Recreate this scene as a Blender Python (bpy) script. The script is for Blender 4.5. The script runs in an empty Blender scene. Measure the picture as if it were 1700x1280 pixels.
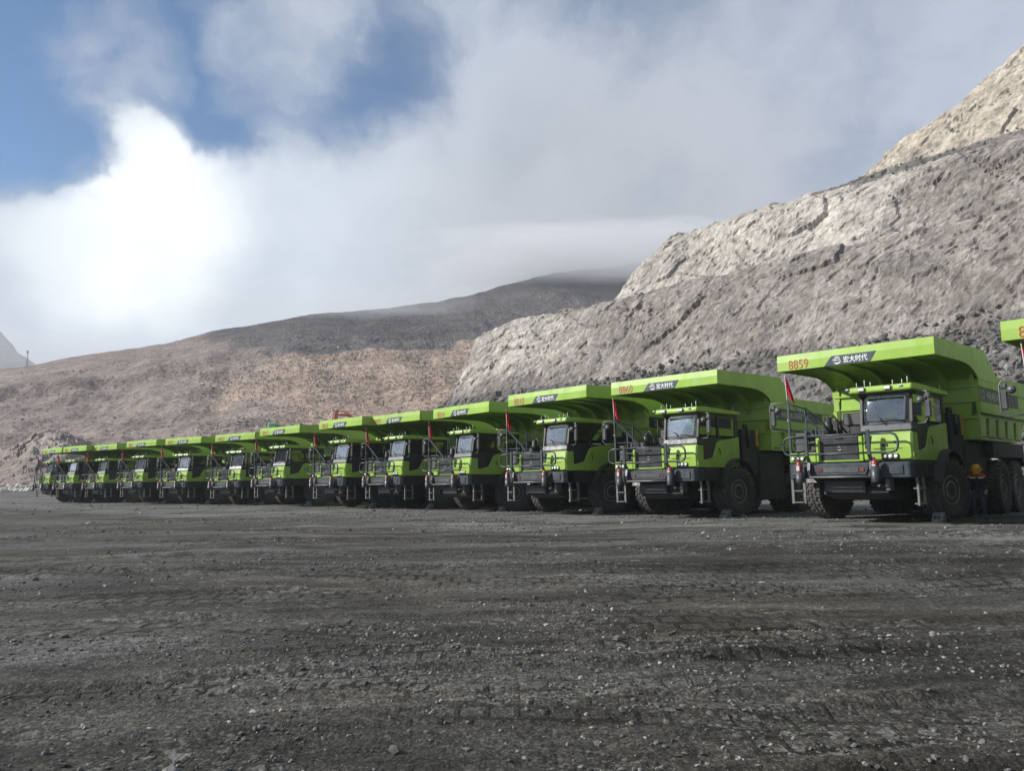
import bpy, bmesh, math, random
import numpy as np
from mathutils import Matrix, Vector

random.seed(7)
rng = np.random.default_rng(7)
SC = bpy.context.scene
COL = SC.collection
R = math.radians

# ------------------------------------------------------------------ camera
cd = bpy.data.cameras.new('camera')
cam = bpy.data.objects.new('camera', cd)
COL.objects.link(cam)
SC.camera = cam
cd.sensor_width = 36.0
cd.lens = 1250 / 1700 * 36
cd.clip_start = 0.05
cd.clip_end = 6000
PITCH, ROLL, CAM_H = R(7.33), R(0.74), 1.3
_fw = Vector((0, math.cos(PITCH), math.sin(PITCH)))
_up = Vector((0, -math.sin(PITCH), math.cos(PITCH)))
_rt = Vector((1, 0, 0))
rt = _rt * math.cos(ROLL) - _up * math.sin(ROLL)
up = _rt * math.sin(ROLL) + _up * math.cos(ROLL)
cam.matrix_world = Matrix(((rt.x, up.x, -_fw.x, 0), (rt.y, up.y, -_fw.y, 0), (rt.z, up.z, -_fw.z, CAM_H), (0, 0, 0, 1)))

# ------------------------------------------------------------------ node helpers
def N(nt, kind, ins=None, **props):
    n = nt.nodes.new(kind)
    for k, v in props.items():
        setattr(n, k, v)
    for k, v in (ins or {}).items():
        s = n.inputs[k]
        if isinstance(v, bpy.types.NodeSocket):
            nt.links.new(v, s)
        else:
            s.default_value = v
    return n

def mth(nt, op, a, b=0.0, c=None, clamp=False):
    ins = {0: a, 1: b}
    if c is not None:
        ins[2] = c
    return N(nt, 'ShaderNodeMath', ins, operation=op, use_clamp=clamp).outputs[0]

def vdot(nt, v, d):
    return N(nt, 'ShaderNodeVectorMath', {0: v, 1: d}, operation='DOT_PRODUCT').outputs['Value']

def mapr(nt, v, a, b, c=0.0, d=1.0, smooth=True):
    return N(nt, 'ShaderNodeMapRange', {'Value': v, 'From Min': a, 'From Max': b, 'To Min': c, 'To Max': d},
             interpolation_type='SMOOTHSTEP' if smooth else 'LINEAR').outputs[0]

def mixc(nt, f, a, b, blend='MIX'):
    n = N(nt, 'ShaderNodeMix', data_type='RGBA', blend_type=blend)
    for s, v in ((n.inputs[0], f), (n.inputs[6], a), (n.inputs[7], b)):
        if isinstance(v, bpy.types.NodeSocket):
            nt.links.new(v, s)
        else:
            s.default_value = v if not isinstance(v, tuple) or len(v) == 4 else (*v, 1)
    return n.outputs[2]

def noise(nt, vec, scale, detail=4, rough=0.55, dist=0.0, out=0):
    return N(nt, 'ShaderNodeTexNoise', {'Vector': vec, 'Scale': scale, 'Detail': detail, 'Roughness': rough, 'Distortion': dist}).outputs[out]

# ------------------------------------------------------------------ sky and sun
SUN_DIR = Vector((-0.85, -0.04, 0.50)).normalized()
SUN_EL = math.asin(SUN_DIR.z)
SUN_AZ = math.atan2(SUN_DIR.x, SUN_DIR.y)

world = bpy.data.worlds.new('World')
SC.world = world
world.use_nodes = True
wt = world.node_tree
wt.nodes.clear()
tc = N(wt, 'ShaderNodeTexCoord').outputs['Generated']
sky = N(wt, 'ShaderNodeTexSky', sky_type='NISHITA', sun_disc=False, sun_elevation=SUN_EL, sun_rotation=SUN_AZ,
        altitude=2500, air_density=1.0, dust_density=0.1, ozone_density=3.0)
warp = N(wt, 'ShaderNodeVectorMath', {0: noise(wt, tc, 4.5, 7, 0.56, out=1), 1: (0.5, 0.5, 0.5)}, operation='SUBTRACT').outputs[0]
wv = N(wt, 'ShaderNodeVectorMath', {0: warp, 1: (0.22, 0.22, 0.22), 2: tc}, operation='MULTIPLY_ADD').outputs[0]
wv = N(wt, 'ShaderNodeVectorMath', {0: wv}, operation='NORMALIZE').outputs[0]
stretch = N(wt, 'ShaderNodeMapping', {'Vector': wv, 'Scale': (1.0, 1.0, 1.3), 'Location': (3.1, 1.7, 0.4)}).outputs[0]
n_big = noise(wt, stretch, 2.6, 6, 0.5)
n_det = noise(wt, stretch, 7.0, 6, 0.58)

def lobe(c, rin, rout, vec=wv):
    c = Vector(c).normalized()
    return mapr(wt, vdot(wt, vec, tuple(c)), math.cos(R(rout)), math.cos(R(rin)))

def add(total, val, w):
    return mth(wt, 'MULTIPLY_ADD', val, w, total)
soft = N(wt, 'ShaderNodeVectorMath', {0: warp, 1: (0.12, 0.12, 0.12), 2: tc}, operation='MULTIPLY_ADD').outputs[0]
soft = N(wt, 'ShaderNodeVectorMath', {0: soft}, operation='NORMALIZE').outputs[0]
# a broken deck: cloud nearly everywhere, with an opening of blue on one side of the view and a sunlit cumulus under it
cov = mth(wt, 'MULTIPLY_ADD', n_big, 1.6, -0.40)
cov = add(cov, n_det, 1.6)
hole = None
for c, r0, r1 in (((-0.74, 1, 0.53), 3, 14), ((-0.56, 1, 0.55), 3, 14), ((-0.42, 1, 0.57), 2, 13), ((-0.30, 1, 0.555), 1, 12), ((-0.19, 1, 0.55), 0.3, 10), ((-0.74, 1, 0.70), 4, 16), ((-0.46, 1, 0.70), 2, 13)):
    l = lobe(c, r0, r1)
    hole = l if hole is None else mth(wt, 'MAXIMUM', hole, l)
cov = add(cov, hole, -1.14)
wisp = mth(wt, 'MAXIMUM', lobe((-0.555, 1, 0.595), 1, 7), lobe((-0.33, 1, 0.655), 1, 8))
cov = add(cov, wisp, 0.85)
cov = add(cov, lobe((-0.20, 1, 0.58), 1, 11), 0.55)
puff = None
for c, r0, r1 in (((-0.585, 1, 0.345), 2.0, 6.0), ((-0.49, 1, 0.375), 2.5, 7), ((-0.40, 1, 0.36), 2.5, 7), ((-0.29, 1, 0.345), 3, 8), ((-0.16, 1, 0.375), 2, 8), ((0.0, 1, 0.41), 3, 11), ((-0.45, 1, 0.27), 5, 11), ((-0.66, 1, 0.26), 4, 9)):
    l = lobe(c, r0, r1)
    puff = l if puff is None else mth(wt, 'MAXIMUM', puff, l)
cov = add(cov, puff, 1.15)
elev = N(wt, 'ShaderNodeSeparateXYZ', {0: tc}).outputs[2]
cov = mth(wt, 'ADD', cov, mapr(wt, elev, 0.38, 0.20, 0.0, 1.0))
cloud = mapr(wt, cov, 0.22, 1.45)
bright = mth(wt, 'MAXIMUM', lobe((-0.53, 1, 0.335), 0.2, 9, soft), lobe((-0.49, 1, 0.385), 0.2, 8, soft))
bright2 = lobe((-0.44, 1, 0.37), 4, 24, tc)
bright3 = lobe((-0.12, 1, 0.38), 3, 27, tc)
shade = lobe((0.13, 1, 0.24), 0, 23, soft)
ccol = mixc(wt, mapr(wt, n_big, 0.32, 0.68), (0.31, 0.36, 0.455, 1), (0.405, 0.455, 0.55, 1))
ccol = mixc(wt, mth(wt, 'MULTIPLY', bright3, 0.40), ccol, (0.60, 0.67, 0.75, 1))
ccol = mixc(wt, mth(wt, 'MULTIPLY', bright2, mapr(wt, mth(wt, 'MULTIPLY', hole, mth(wt, 'SUBTRACT', 1.0, puff)), 0.0, 0.35, 0.72, 0.08)), ccol, (0.62, 0.69, 0.77, 1))
ccol = mixc(wt, mth(wt, 'MULTIPLY', shade, 0.62), ccol, (0.37, 0.385, 0.41, 1))
ccol = mixc(wt, mth(wt, 'MULTIPLY', bright, mapr(wt, cloud, 0.45, 1.0)), ccol, (0.92, 0.97, 1.00, 1))
ccol = mixc(wt, 1.0, ccol, mixc(wt, mapr(wt, n_det, 0.30, 0.70), (0.90, 0.915, 0.93, 1), (1.05, 1.04, 1.035, 1)), 'MULTIPLY')
skyc = N(wt, 'ShaderNodeVectorMath', {0: sky.outputs[0], 1: (0.070, 0.104, 0.112)}, operation='MULTIPLY').outputs[0]
wcol = mixc(wt, cloud, skyc, ccol)
# the ground half of the world is dull
wcol = mixc(wt, mapr(wt, elev, -0.02, -0.10), wcol, (0.16, 0.155, 0.15, 1))
bg = N(wt, 'ShaderNodeBackground', {'Color': wcol, 'Strength': 0.64})
wo = N(wt, 'ShaderNodeOutputWorld', {'Surface': bg.outputs[0]})

sd = bpy.data.lights.new('sun', 'SUN')
sd.energy = 4.0
sd.angle = R(2)
sd.color = (1.0, 0.96, 0.90)
sun = bpy.data.objects.new('sun', sd)
COL.objects.link(sun)
sun.rotation_euler = SUN_DIR.to_track_quat('Z', 'Y').to_euler()

SC.view_settings.view_transform = 'Standard'
SC.view_settings.look = 'None'
SC.view_settings.exposure = 0.90
SC.view_settings.gamma = 1.0
SC.view_settings.use_curve_mapping = False
SC.render.engine = 'CYCLES'
SC.cycles.use_denoising = True
SC.cycles.max_bounces = 6
SC.cycles.volume_bounces = 2
SC.cycles.transparent_max_bounces = 12

# ------------------------------------------------------------------ numeric noise
def _hash(ix, iy, iz, s):
    h = (ix.astype(np.int64) * 374761393 + iy.astype(np.int64) * 668265263 + iz.astype(np.int64) * 2147483647 + s * 974634777) & 0xffffffff
    h = ((h ^ (h >> 13)) * 1274126177) & 0xffffffff
    h = (h ^ (h >> 16)) & 0xffffffff
    h = (h * 2246822519) & 0xffffffff
    return ((h ^ (h >> 15)) & 0xffffff) / float(0xffffff)

def vnoise(x, y, z, s=0):
    ix, iy, iz = np.floor(x), np.floor(y), np.floor(z)
    fx, fy, fz = x - ix, y - iy, z - iz
    fx, fy, fz = (f * f * f * (f * (f * 6 - 15) + 10) for f in (fx, fy, fz))
    r = 0
    for dx in (0, 1):
        wx = fx if dx else 1 - fx
        for dy in (0, 1):
            wy = fy if dy else 1 - fy
            for dz in (0, 1):
                wz = fz if dz else 1 - fz
                r = r + wx * wy * wz * _hash(ix + dx, iy + dy, iz + dz, s)
    return r * 2 - 1

def fbm(x, y, z, octv=4, s=0, gain=0.5):
    a, t, f = 1.0, 0.0, 1.0
    for o in range(octv):
        t = t + a * vnoise(x * f + 17.3 * o, y * f - 9.1 * o, z * f + 4.7 * o, s + o)
        a *= gain
        f *= 2.03
    return t

def facets(x, y, z, s=0):
    """broken-rock relief: every cell is a tilted plane with its own offset"""
    ix, iy, iz = np.floor(x), np.floor(y), np.floor(z)
    best = np.full(x.shape, 9.0)
    second = np.full(x.shape, 9.0)
    val = np.zeros(x.shape)
    for dx in (-1, 0, 1):
        for dy in (-1, 0, 1):
            for dz in (-1, 0, 1):
                cx, cy, cz = ix + dx, iy + dy, iz + dz
                px = cx + _hash(cx, cy, cz, s)
                py = cy + _hash(cx, cy, cz, s + 1)
                pz = cz + _hash(cx, cy, cz, s + 2)
                d = (x - px) ** 2 + (y - py) ** 2 + (z - pz) ** 2
                v = (_hash(cx, cy, cz, s + 3) - 0.5) + ((x - px) * (_hash(cx, cy, cz, s + 4) - 0.5) + (y - py) * (_hash(cx, cy, cz, s + 5) - 0.5)
                                                       + (z - pz) * (_hash(cx, cy, cz, s + 6) - 0.5)) * 1.4
                m = d < best
                second = np.where(m, best, np.minimum(second, d))
                val = np.where(m, v, val)
                best = np.where(m, d, best)
    return val, np.sqrt(second) - np.sqrt(best)

def sstep(x, a, b):
    t = np.clip((x - a) / (b - a), 0, 1)
    return t * t * (3 - 2 * t)

# ------------------------------------------------------------------ mesh helpers
def raw_mesh(name, V, F, smooth=False):
    """V (n,3), F (m,k) int"""
    V = np.ascontiguousarray(V, dtype=np.float32)
    F = np.ascontiguousarray(F, dtype=np.int32)
    me = bpy.data.meshes.new(name)
    me.vertices.add(len(V))
    me.vertices.foreach_set('co', V.ravel())
    m, k = F.shape
    me.loops.add(m * k)
    me.loops.foreach_set('vertex_index', F.ravel())
    me.polygons.add(m)
    me.polygons.foreach_set('loop_start', np.arange(0, m * k, k, dtype=np.int32))
    me.polygons.foreach_set('loop_total', np.full(m, k, dtype=np.int32))
    me.polygons.foreach_set('use_smooth', np.full(m, smooth, dtype=bool))
    me.update(calc_edges=True)
    return me

def grid_faces(r, c, wrap=False):
    i = np.arange(r - 1)[:, None]
    j = np.arange(c if wrap else c - 1)[None, :]
    j2 = (j + 1) % c
    return np.stack([i * c + j, i * c + j2, (i + 1) * c + j2, (i + 1) * c + j], -1).reshape(-1, 4)

def link(name, me, mat=None, parent=None):
    o = bpy.data.objects.new(name, me)
    COL.objects.link(o)
    if mat is not None and me is not None and len(me.materials) == 0:
        me.materials.append(mat)
    if parent is not None:
        o.parent = parent
    return o

def empty(name, loc=(0, 0, 0), rz=0.0, parent=None):
    o = bpy.data.objects.new(name, None)
    o.empty_display_size = 0.2
    COL.objects.link(o)
    o.location = loc
    o.rotation_euler = (0, 0, rz)
    if parent is not None:
        o.parent = parent
    return o

def tag(o, label=None, cat=None, group=None, kind=None):
    if label: o['label'] = label
    if cat: o['category'] = cat
    if group: o['group'] = group
    if kind: o['kind'] = kind
    return o

def attr(me, name, vals):
    a = me.attributes.new(name, 'FLOAT', 'POINT')
    a.data.foreach_set('value', np.ascontiguousarray(vals, dtype=np.float32).ravel())

class B:
    """collects shapes into one bmesh"""
    def __init__(s):
        s.bm = bmesh.new()

    def box(s, c, size, bevel=0.0, rot=None, seg=1):
        r = bmesh.ops.create_cube(s.bm, size=1.0)
        vs = r['verts']
        M = Matrix.Translation(c) @ (rot.to_4x4() if rot is not None else Matrix.Identity(4)) @ Matrix.Diagonal((*size, 1))
        bmesh.ops.transform(s.bm, matrix=M, verts=vs)
        if bevel:
            es = {e for v in vs for e in v.link_edges}
            bmesh.ops.bevel(s.bm, geom=list(es), offset=bevel, segments=seg, affect='EDGES', profile=0.6)
        return s

    def span(s, x0, x1, y0, y1, z0, z1, bevel=0.0, seg=1):
        return s.box(((x0 + x1) / 2, (y0 + y1) / 2, (z0 + z1) / 2), (abs(x1 - x0), abs(y1 - y0), abs(z1 - z0)), bevel, None, seg)

    def prism(s, pts, a, b, axis='y', bevel=0.0):
        """pts 2-D polygon; axis y: (x,z), x: (y,z), z: (x,y)"""
        mk = {'y': lambda p, t: (p[0], t, p[1]), 'x': lambda p, t: (t, p[0], p[1]), 'z': lambda p, t: (p[0], p[1], t)}[axis]
        va = [s.bm.verts.new(mk(p, a)) for p in pts]
        vb = [s.bm.verts.new(mk(p, b)) for p in pts]
        fs = [s.bm.faces.new(va), s.bm.faces.new(vb[::-1])]
        n = len(pts)
        for i in range(n):
            fs.append(s.bm.faces.new((va[i], vb[i], vb[(i + 1) % n], va[(i + 1) % n])))
        bmesh.ops.recalc_face_normals(s.bm, faces=fs)
        if bevel:
            es = {e for v in va + vb for e in v.link_edges}
            bmesh.ops.bevel(s.bm, geom=list(es), offset=bevel, segments=1, affect='EDGES')
        return s

    def tube(s, pts, r, n=8, closed=False, square=False):
        pts = [Vector(p) for p in pts]
        m = len(pts)
        rings = []
        if square:
            n = 4
        ref = None
        for i, p in enumerate(pts):
            if closed:
                d0, d1 = (p - pts[i - 1]).normalized(), (pts[(i + 1) % m] - p).normalized()
            else:
                d0 = (p - pts[i - 1]).normalized() if i else (pts[1] - p).normalized()
                d1 = (pts[i + 1] - p).normalized() if i < m - 1 else d0
            t = (d0 + d1).normalized()
            if ref is None:
                ref = Vector((0, 0, 1)) if abs(t.z) < 0.9 else Vector((1, 0, 0))
                ref = (ref - t * ref.dot(t)).normalized()
            else:
                ref = (ref - t * ref.dot(t)).normalized()
            b = t.cross(ref)
            k = 1.0 / max(0.5, math.sqrt((1 + d0.dot(d1)) / 2))
            rr = (r[i] if isinstance(r, (list, tuple)) else r)
            off = math.pi / 4 if square else 0
            rings.append([s.bm.verts.new(p + (ref * math.cos(a) + b * math.sin(a)) * rr * k)
                          for a in (off + 2 * math.pi * j / n for j in range(n))])
        q = m if closed else m - 1
        fs = []
        for i in range(q):
            A, Bq = rings[i], rings[(i + 1) % m]
            for j in range(n):
                f = s.bm.faces.new((A[j], A[(j + 1) % n], Bq[(j + 1) % n], Bq[j]))
                f.smooth = not square
                fs.append(f)
        if not closed:
            fs.append(s.bm.faces.new(rings[0][::-1]))
            fs.append(s.bm.faces.new(rings[-1]))
        bmesh.ops.recalc_face_normals(s.bm, faces=fs)
        return s

    def lathe(s, prof, axis='y', n=24, c=(0, 0, 0), smooth=True):
        """prof [(radius, along)]"""
        c = Vector(c)
        rings = []
        for r_, t in prof:
            ring = []
            for j in range(n):
                a = 2 * math.pi * j / n
                ca, sa = r_ * math.cos(a), r_ * math.sin(a)
                v = {'y': (ca, t, sa), 'x': (t, ca, sa), 'z': (ca, sa, t)}[axis]
                ring.append(s.bm.verts.new(c + Vector(v)))
            rings.append(ring)
        fs = []
        for i in range(len(rings) - 1):
            for j in range(n):
                f = s.bm.faces.new((rings[i][j], rings[i][(j + 1) % n], rings[i + 1][(j + 1) % n], rings[i + 1][j]))
                f.smooth = smooth
                fs.append(f)
        for ring, (r_, t) in ((rings[0], prof[0]), (rings[-1], prof[-1])):
            if r_ > 1e-4:
                fs.append(s.bm.faces.new(ring))
        bmesh.ops.recalc_face_normals(s.bm, faces=fs)
        return s

    def mesh(s, name):
        me = bpy.data.meshes.new(name)
        s.bm.to_mesh(me)
        s.bm.free()
        return me

    def obj(s, name, mat, parent=None):
        return link(name, s.mesh(name), mat, parent)

_text_cache = {}
def text_mesh(body, w, h, extrude=0.003, offset=0.0, depth=0.0):
    """text as a mesh in the xy plane, fitted to w x h, lower left at the origin"""
    cu = bpy.data.curves.new('lettering', 'FONT')
    cu.body = body
    cu.size = 1.0
    cu.extrude = 0.01
    cu.offset = offset
    cu.resolution_u = 3
    o = bpy.data.objects.new('lettering', cu)
    COL.objects.link(o)
    bpy.context.view_layer.update()
    dg = bpy.context.evaluated_depsgraph_get()
    me = bpy.data.meshes.new_from_object(o.evaluated_get(dg))
    bpy.data.objects.remove(o)
    n = len(me.vertices)
    co = np.zeros(n * 3, dtype=np.float32)
    me.vertices.foreach_get('co', co)
    co = co.reshape(-1, 3)
    mn, mx = co.min(0), co.max(0)
    co[:, 0] = (co[:, 0] - mn[0]) / (mx[0] - mn[0]) * w
    co[:, 1] = (co[:, 1] - mn[1]) / (mx[1] - mn[1]) * h
    co[:, 2] = np.where(co[:, 2] > 0, extrude, -extrude) + depth
    me.vertices.foreach_set('co', co.ravel())
    me.update()
    return me

def place_mesh(me, M):
    me.transform(M)
    me.update()
    return me

# ------------------------------------------------------------------ materials
def new_mat(name):
    m = bpy.data.materials.new(name)
    m.use_nodes = True
    nt = m.node_tree
    nt.nodes.clear()
    bs = N(nt, 'ShaderNodeBsdfPrincipled')
    N(nt, 'ShaderNodeOutputMaterial', {'Surface': bs.outputs[0]})
    return m, nt, bs

def setin(nt, bs, key, v):
    if isinstance(v, bpy.types.NodeSocket):
        nt.links.new(v, bs.inputs[key])
    else:
        bs.inputs[key].default_value = v if not (isinstance(v, tuple) and len(v) == 3 and key == 'Base Color') else (*v, 1)

def solid(name, base, rough=0.5, metal=0.0, var=0.12, dust=0.0, scale=3.0, bump=0.0, coat=0.0):
    """paint, rubber or metal with streaky variation and dust that settles on upward faces"""
    m, nt, bs = new_mat(name)
    rnd = N(nt, 'ShaderNodeObjectInfo').outputs['Random']
    oc = N(nt, 'ShaderNodeVectorMath', {0: N(nt, 'ShaderNodeTexCoord').outputs['Object'], 1: N(nt, 'ShaderNodeCombineXYZ', {0: mth(nt, 'MULTIPLY', rnd, 37.0), 1: mth(nt, 'MULTIPLY', rnd, 91.0)}).outputs[0]}).outputs[0]
    n1 = noise(nt, oc, scale, 5, 0.6)
    n2 = noise(nt, N(nt, 'ShaderNodeMapping', {'Vector': oc, 'Scale': (2.2, 2.2, 0.6)}).outputs[0], scale * 0.9, 5, 0.6)
    lo = tuple(c * (1 - var) for c in base)
    hi = tuple(min(1, c * (1 + var)) for c in base)
    col = mixc(nt, mapr(nt, n1, 0.3, 0.7), (*lo, 1), (*hi, 1))
    if dust:
        nz = N(nt, 'ShaderNodeSeparateXYZ', {0: N(nt, 'ShaderNodeNewGeometry').outputs['Normal']}).outputs[2]
        d = mth(nt, 'MULTIPLY_ADD', mapr(nt, nz, -0.2, 1.0), 0.6, mth(nt, 'MULTIPLY', mapr(nt, n2, 0.42, 0.75), 0.5), clamp=True)
        col = mixc(nt, mth(nt, 'MULTIPLY', d, dust), col, (0.20, 0.19, 0.17, 1))
    setin(nt, bs, 'Base Color', col)
    setin(nt, bs, 'Roughness', mapr(nt, n2, 0.25, 0.75, max(0.03, rough - 0.10), min(1, rough + 0.14)))
    setin(nt, bs, 'Metallic', metal)
    if coat:
        setin(nt, bs, 'Coat Weight', coat)
        setin(nt, bs, 'Coat Roughness', 0.12)
    if bump:
        b = N(nt, 'ShaderNodeBump', {'Height': noise(nt, oc, scale * 14, 3), 'Strength': bump, 'Distance': 0.01})
        setin(nt, bs, 'Normal', b.outputs[0])
    return m

M = {}
M['green'] = solid('lime_green_paint', (0.248, 0.405, 0.052), 0.36, var=0.09, dust=0.30, scale=1.1)
M['steel'] = solid('blue_black_steel', (0.025, 0.035, 0.045), 0.42, var=0.2, dust=0.14, scale=2.5)
M['black'] = solid('black_plastic', (0.014, 0.015, 0.017), 0.5, var=0.25, dust=0.18, scale=3)
M['under'] = solid('dirty_black_chassis', (0.018, 0.018, 0.018), 0.7, var=0.3, dust=0.15, scale=4)
M['tyre'] = solid('tyre_rubber', (0.036, 0.036, 0.035), 0.82, var=0.3, dust=0.48, scale=5, bump=0.3)
M['rim'] = solid('dusty_dark_rim', (0.17, 0.165, 0.158), 0.6, 0.1, var=0.3, dust=0.3, scale=6)
M['grey'] = solid('grey_steel', (0.13, 0.13, 0.13), 0.5, 0.3, var=0.2, dust=0.3, scale=4)
M['ladder'] = solid('pale_ladder_steel', (0.13, 0.127, 0.12), 0.5, 0.2, var=0.25, dust=0.1, scale=4)
M['grille'] = solid('dark_grey_grille', (0.050, 0.054, 0.058), 0.5, 0.2, var=0.25, dust=0.25, scale=3)
M['panel'] = solid('slate_panel', (0.030, 0.048, 0.060), 0.4, var=0.1, scale=3)
M['white'] = solid('white_lettering', (0.75, 0.77, 0.77), 0.5, var=0.03)
M['letgrey'] = solid('grey_lettering', (0.42, 0.44, 0.44), 0.5, var=0.05)
M['numred'] = solid('number_red', (0.26, 0.068, 0.025), 0.55, var=0.15, scale=10)
M['numtan'] = solid('number_tan', (0.56, 0.44, 0.10), 0.55, var=0.1, scale=10)
M['lamp'] = solid('lamp_glass', (0.62, 0.64, 0.64), 0.15, var=0.1)
M['amber'] = solid('amber_lamp', (0.14, 0.035, 0.02), 0.3)
M['red'] = solid('red_enamel', (0.24, 0.018, 0.022), 0.35, var=0.12, dust=0.15)
M['flag'] = solid('red_flag_cloth', (0.60, 0.022, 0.05), 0.85, var=0.12, scale=8)
M['yellow'] = solid('yellow_plate', (0.42, 0.24, 0.06), 0.55, var=0.2)
M['mirror'] = solid('mirror_shell', (0.055, 0.060, 0.066), 0.35, var=0.1, dust=0.2)
M['seat'] = solid('seat_cloth', (0.06, 0.065, 0.07), 0.9)
M['chock'] = solid('chock_metal', (0.17, 0.175, 0.18), 0.6, 0.1, var=0.25, dust=0.3, scale=12)
M['orange'] = solid('excavator_orange', (0.40, 0.085, 0.04), 0.5, var=0.15, dust=0.3)
M['mint'] = solid('mint_green_paint', (0.20, 0.45, 0.25), 0.5, var=0.12, dust=0.3)

def glass_mat(name, tint, base):
    m = bpy.data.materials.new(name)
    m.use_nodes = True
    nt = m.node_tree
    nt.nodes.clear()
    fr = N(nt, 'ShaderNodeFresnel', {'IOR': 1.9}).outputs[0]
    tr = N(nt, 'ShaderNodeBsdfTransparent', {'Color': tint})
    gl = N(nt, 'ShaderNodeBsdfGlossy', {'Color': (0.92, 0.97, 1, 1), 'Roughness': 0.03})
    oc = N(nt, 'ShaderNodeTexCoord').outputs['Object']
    df = N(nt, 'ShaderNodeBsdfDiffuse', {'Color': (0.22, 0.22, 0.21, 1)})
    a = N(nt, 'ShaderNodeMixShader', {0: mth(nt, 'MULTIPLY_ADD', fr, 1.0, base, clamp=True), 1: tr.outputs[0], 2: gl.outputs[0]})
    b = N(nt, 'ShaderNodeMixShader', {0: mapr(nt, noise(nt, oc, 2.5, 4), 0.4, 0.8, 0.01, 0.09), 1: a.outputs[0], 2: df.outputs[0]})
    N(nt, 'ShaderNodeOutputMaterial', {'Surface': b.outputs[0]})
    return m
M['glass'] = glass_mat('windscreen_glass', (0.22, 0.28, 0.30, 1), 0.42)
M['side_glass'] = glass_mat('dark_side_glass', (0.05, 0.06, 0.06, 1), 0.0)

def at_node(nt, name):
    return N(nt, 'ShaderNodeAttribute', attribute_name=name).outputs['Fac']

def rock_mat(name, cols, attrs, fine=1.0, bump=0.6, crack=0.5, streak=None):
    """cols: base colours (dark, light); attrs: [(attribute, dark, light)] layered on top"""
    m, nt, bs = new_mat(name)
    oc = N(nt, 'ShaderNodeTexCoord').outputs['Object']
    if streak:
        oc2 = N(nt, 'ShaderNodeMapping', {'Vector': oc, 'Rotation': streak[0], 'Scale': streak[1]}).outputs[0]
    else:
        oc2 = oc
    n1 = noise(nt, oc2, 0.22 * fine, 6, 0.62, 0.4)
    n2 = noise(nt, oc, 1.6 * fine, 7, 0.66)
    n3 = noise(nt, oc, 6.0 * fine, 6, 0.75)
    f = mapr(nt, mth(nt, 'MULTIPLY_ADD', n3, 0.30, mth(nt, 'MULTIPLY_ADD', n2, 0.42, mth(nt, 'MULTIPLY', n1, 0.5))), 0.46, 0.78)
    col = mixc(nt, f, (*cols[0], 1), (*cols[1], 1))
    for an, c0, c1 in attrs:
        fa = mth(nt, 'ADD', at_node(nt, an), mth(nt, 'MULTIPLY', mth(nt, 'SUBTRACT', n2, 0.5), 0.5))
        col = mixc(nt, mapr(nt, fa, 0.3, 0.7), col, mixc(nt, f, (*c0, 1), (*c1, 1)))
    # mineral tints
    col = mixc(nt, mth(nt, 'MULTIPLY', mapr(nt, noise(nt, oc, 0.35 * fine, 3), 0.55, 0.72), 0.35), col, mixc(nt, 1.0, col, (1.08, 0.98, 0.86, 1), 'MULTIPLY'))
    joint = N(nt, 'ShaderNodeMapping', {'Vector': oc, 'Rotation': (R(20), R(35), R(-30)), 'Scale': (0.25, 1.0, 0.55)}).outputs[0]
    r1 = mth(nt, 'ABSOLUTE', mth(nt, 'SUBTRACT', noise(nt, joint, 0.55 * fine, 5, 0.6, 0.3), 0.5))
    r2 = mth(nt, 'ABSOLUTE', mth(nt, 'SUBTRACT', noise(nt, oc2, 0.9 * fine, 5, 0.62, 0.5), 0.5))
    gate = mapr(nt, noise(nt, oc, 0.30 * fine, 3), 0.46, 0.62)
    ck = mth(nt, 'MINIMUM', mapr(nt, r1, 0.0, 0.022), mapr(nt, mth(nt, 'ADD', r2, mth(nt, 'MULTIPLY', mth(nt, 'SUBTRACT', 1.0, gate), 0.1)), 0.0, 0.018))
    col = mixc(nt, mth(nt, 'MULTIPLY', mth(nt, 'SUBTRACT', 1.0, ck), crack * 0.45), col, (0.07, 0.066, 0.06, 1))
    fv = N(nt, 'ShaderNodeVectorMath', {0: N(nt, 'ShaderNodeVectorMath', {0: noise(nt, oc, 1.8 * fine, 4, 0.6, out=1), 1: (0.55, 0.55, 0.55)}, operation='MULTIPLY').outputs[0], 1: joint}).outputs[0]
    chips = 0.0
    for vs_, lo_, hi_ in ((1.6 * fine, 0.82, 1.16), (4.5 * fine, 0.78, 1.2)):
        vc_ = N(nt, 'ShaderNodeSeparateColor', {0: N(nt, 'ShaderNodeTexVoronoi', {'Vector': fv, 'Scale': vs_}, feature='F1').outputs['Color']}).outputs[0]
        col = mixc(nt, 1.0, col, mixc(nt, vc_, (lo_, lo_, lo_, 1), (hi_, hi_, hi_, 1)), 'MULTIPLY')
        chips = vc_ if chips == 0.0 else mth(nt, 'MULTIPLY_ADD', chips, 1.6, vc_)
    setin(nt, bs, 'Base Color', col)
    setin(nt, bs, 'Roughness', 0.92)
    setin(nt, bs, 'Specular IOR Level', 0.2)
    rg = N(nt, 'ShaderNodeTexNoise', {'Vector': oc, 'Scale': 1.1 * fine, 'Detail': 6, 'Roughness': 0.6, 'Lacunarity': 2.1, 'Offset': 0.9, 'Gain': 1.6}, noise_type='RIDGED_MULTIFRACTAL', normalize=True).outputs[0]
    h = mth(nt, 'MULTIPLY_ADD', n3, 0.30, mth(nt, 'MULTIPLY', rg, -0.45))
    h = mth(nt, 'MULTIPLY_ADD', ck, crack * 0.4, h)
    h = mth(nt, 'MULTIPLY_ADD', chips, 0.16, h)
    b = N(nt, 'ShaderNodeBump', {'Height': h, 'Strength': bump, 'Distance': 0.5 / fine})
    setin(nt, bs, 'Normal', b.outputs[0])
    return m

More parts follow.
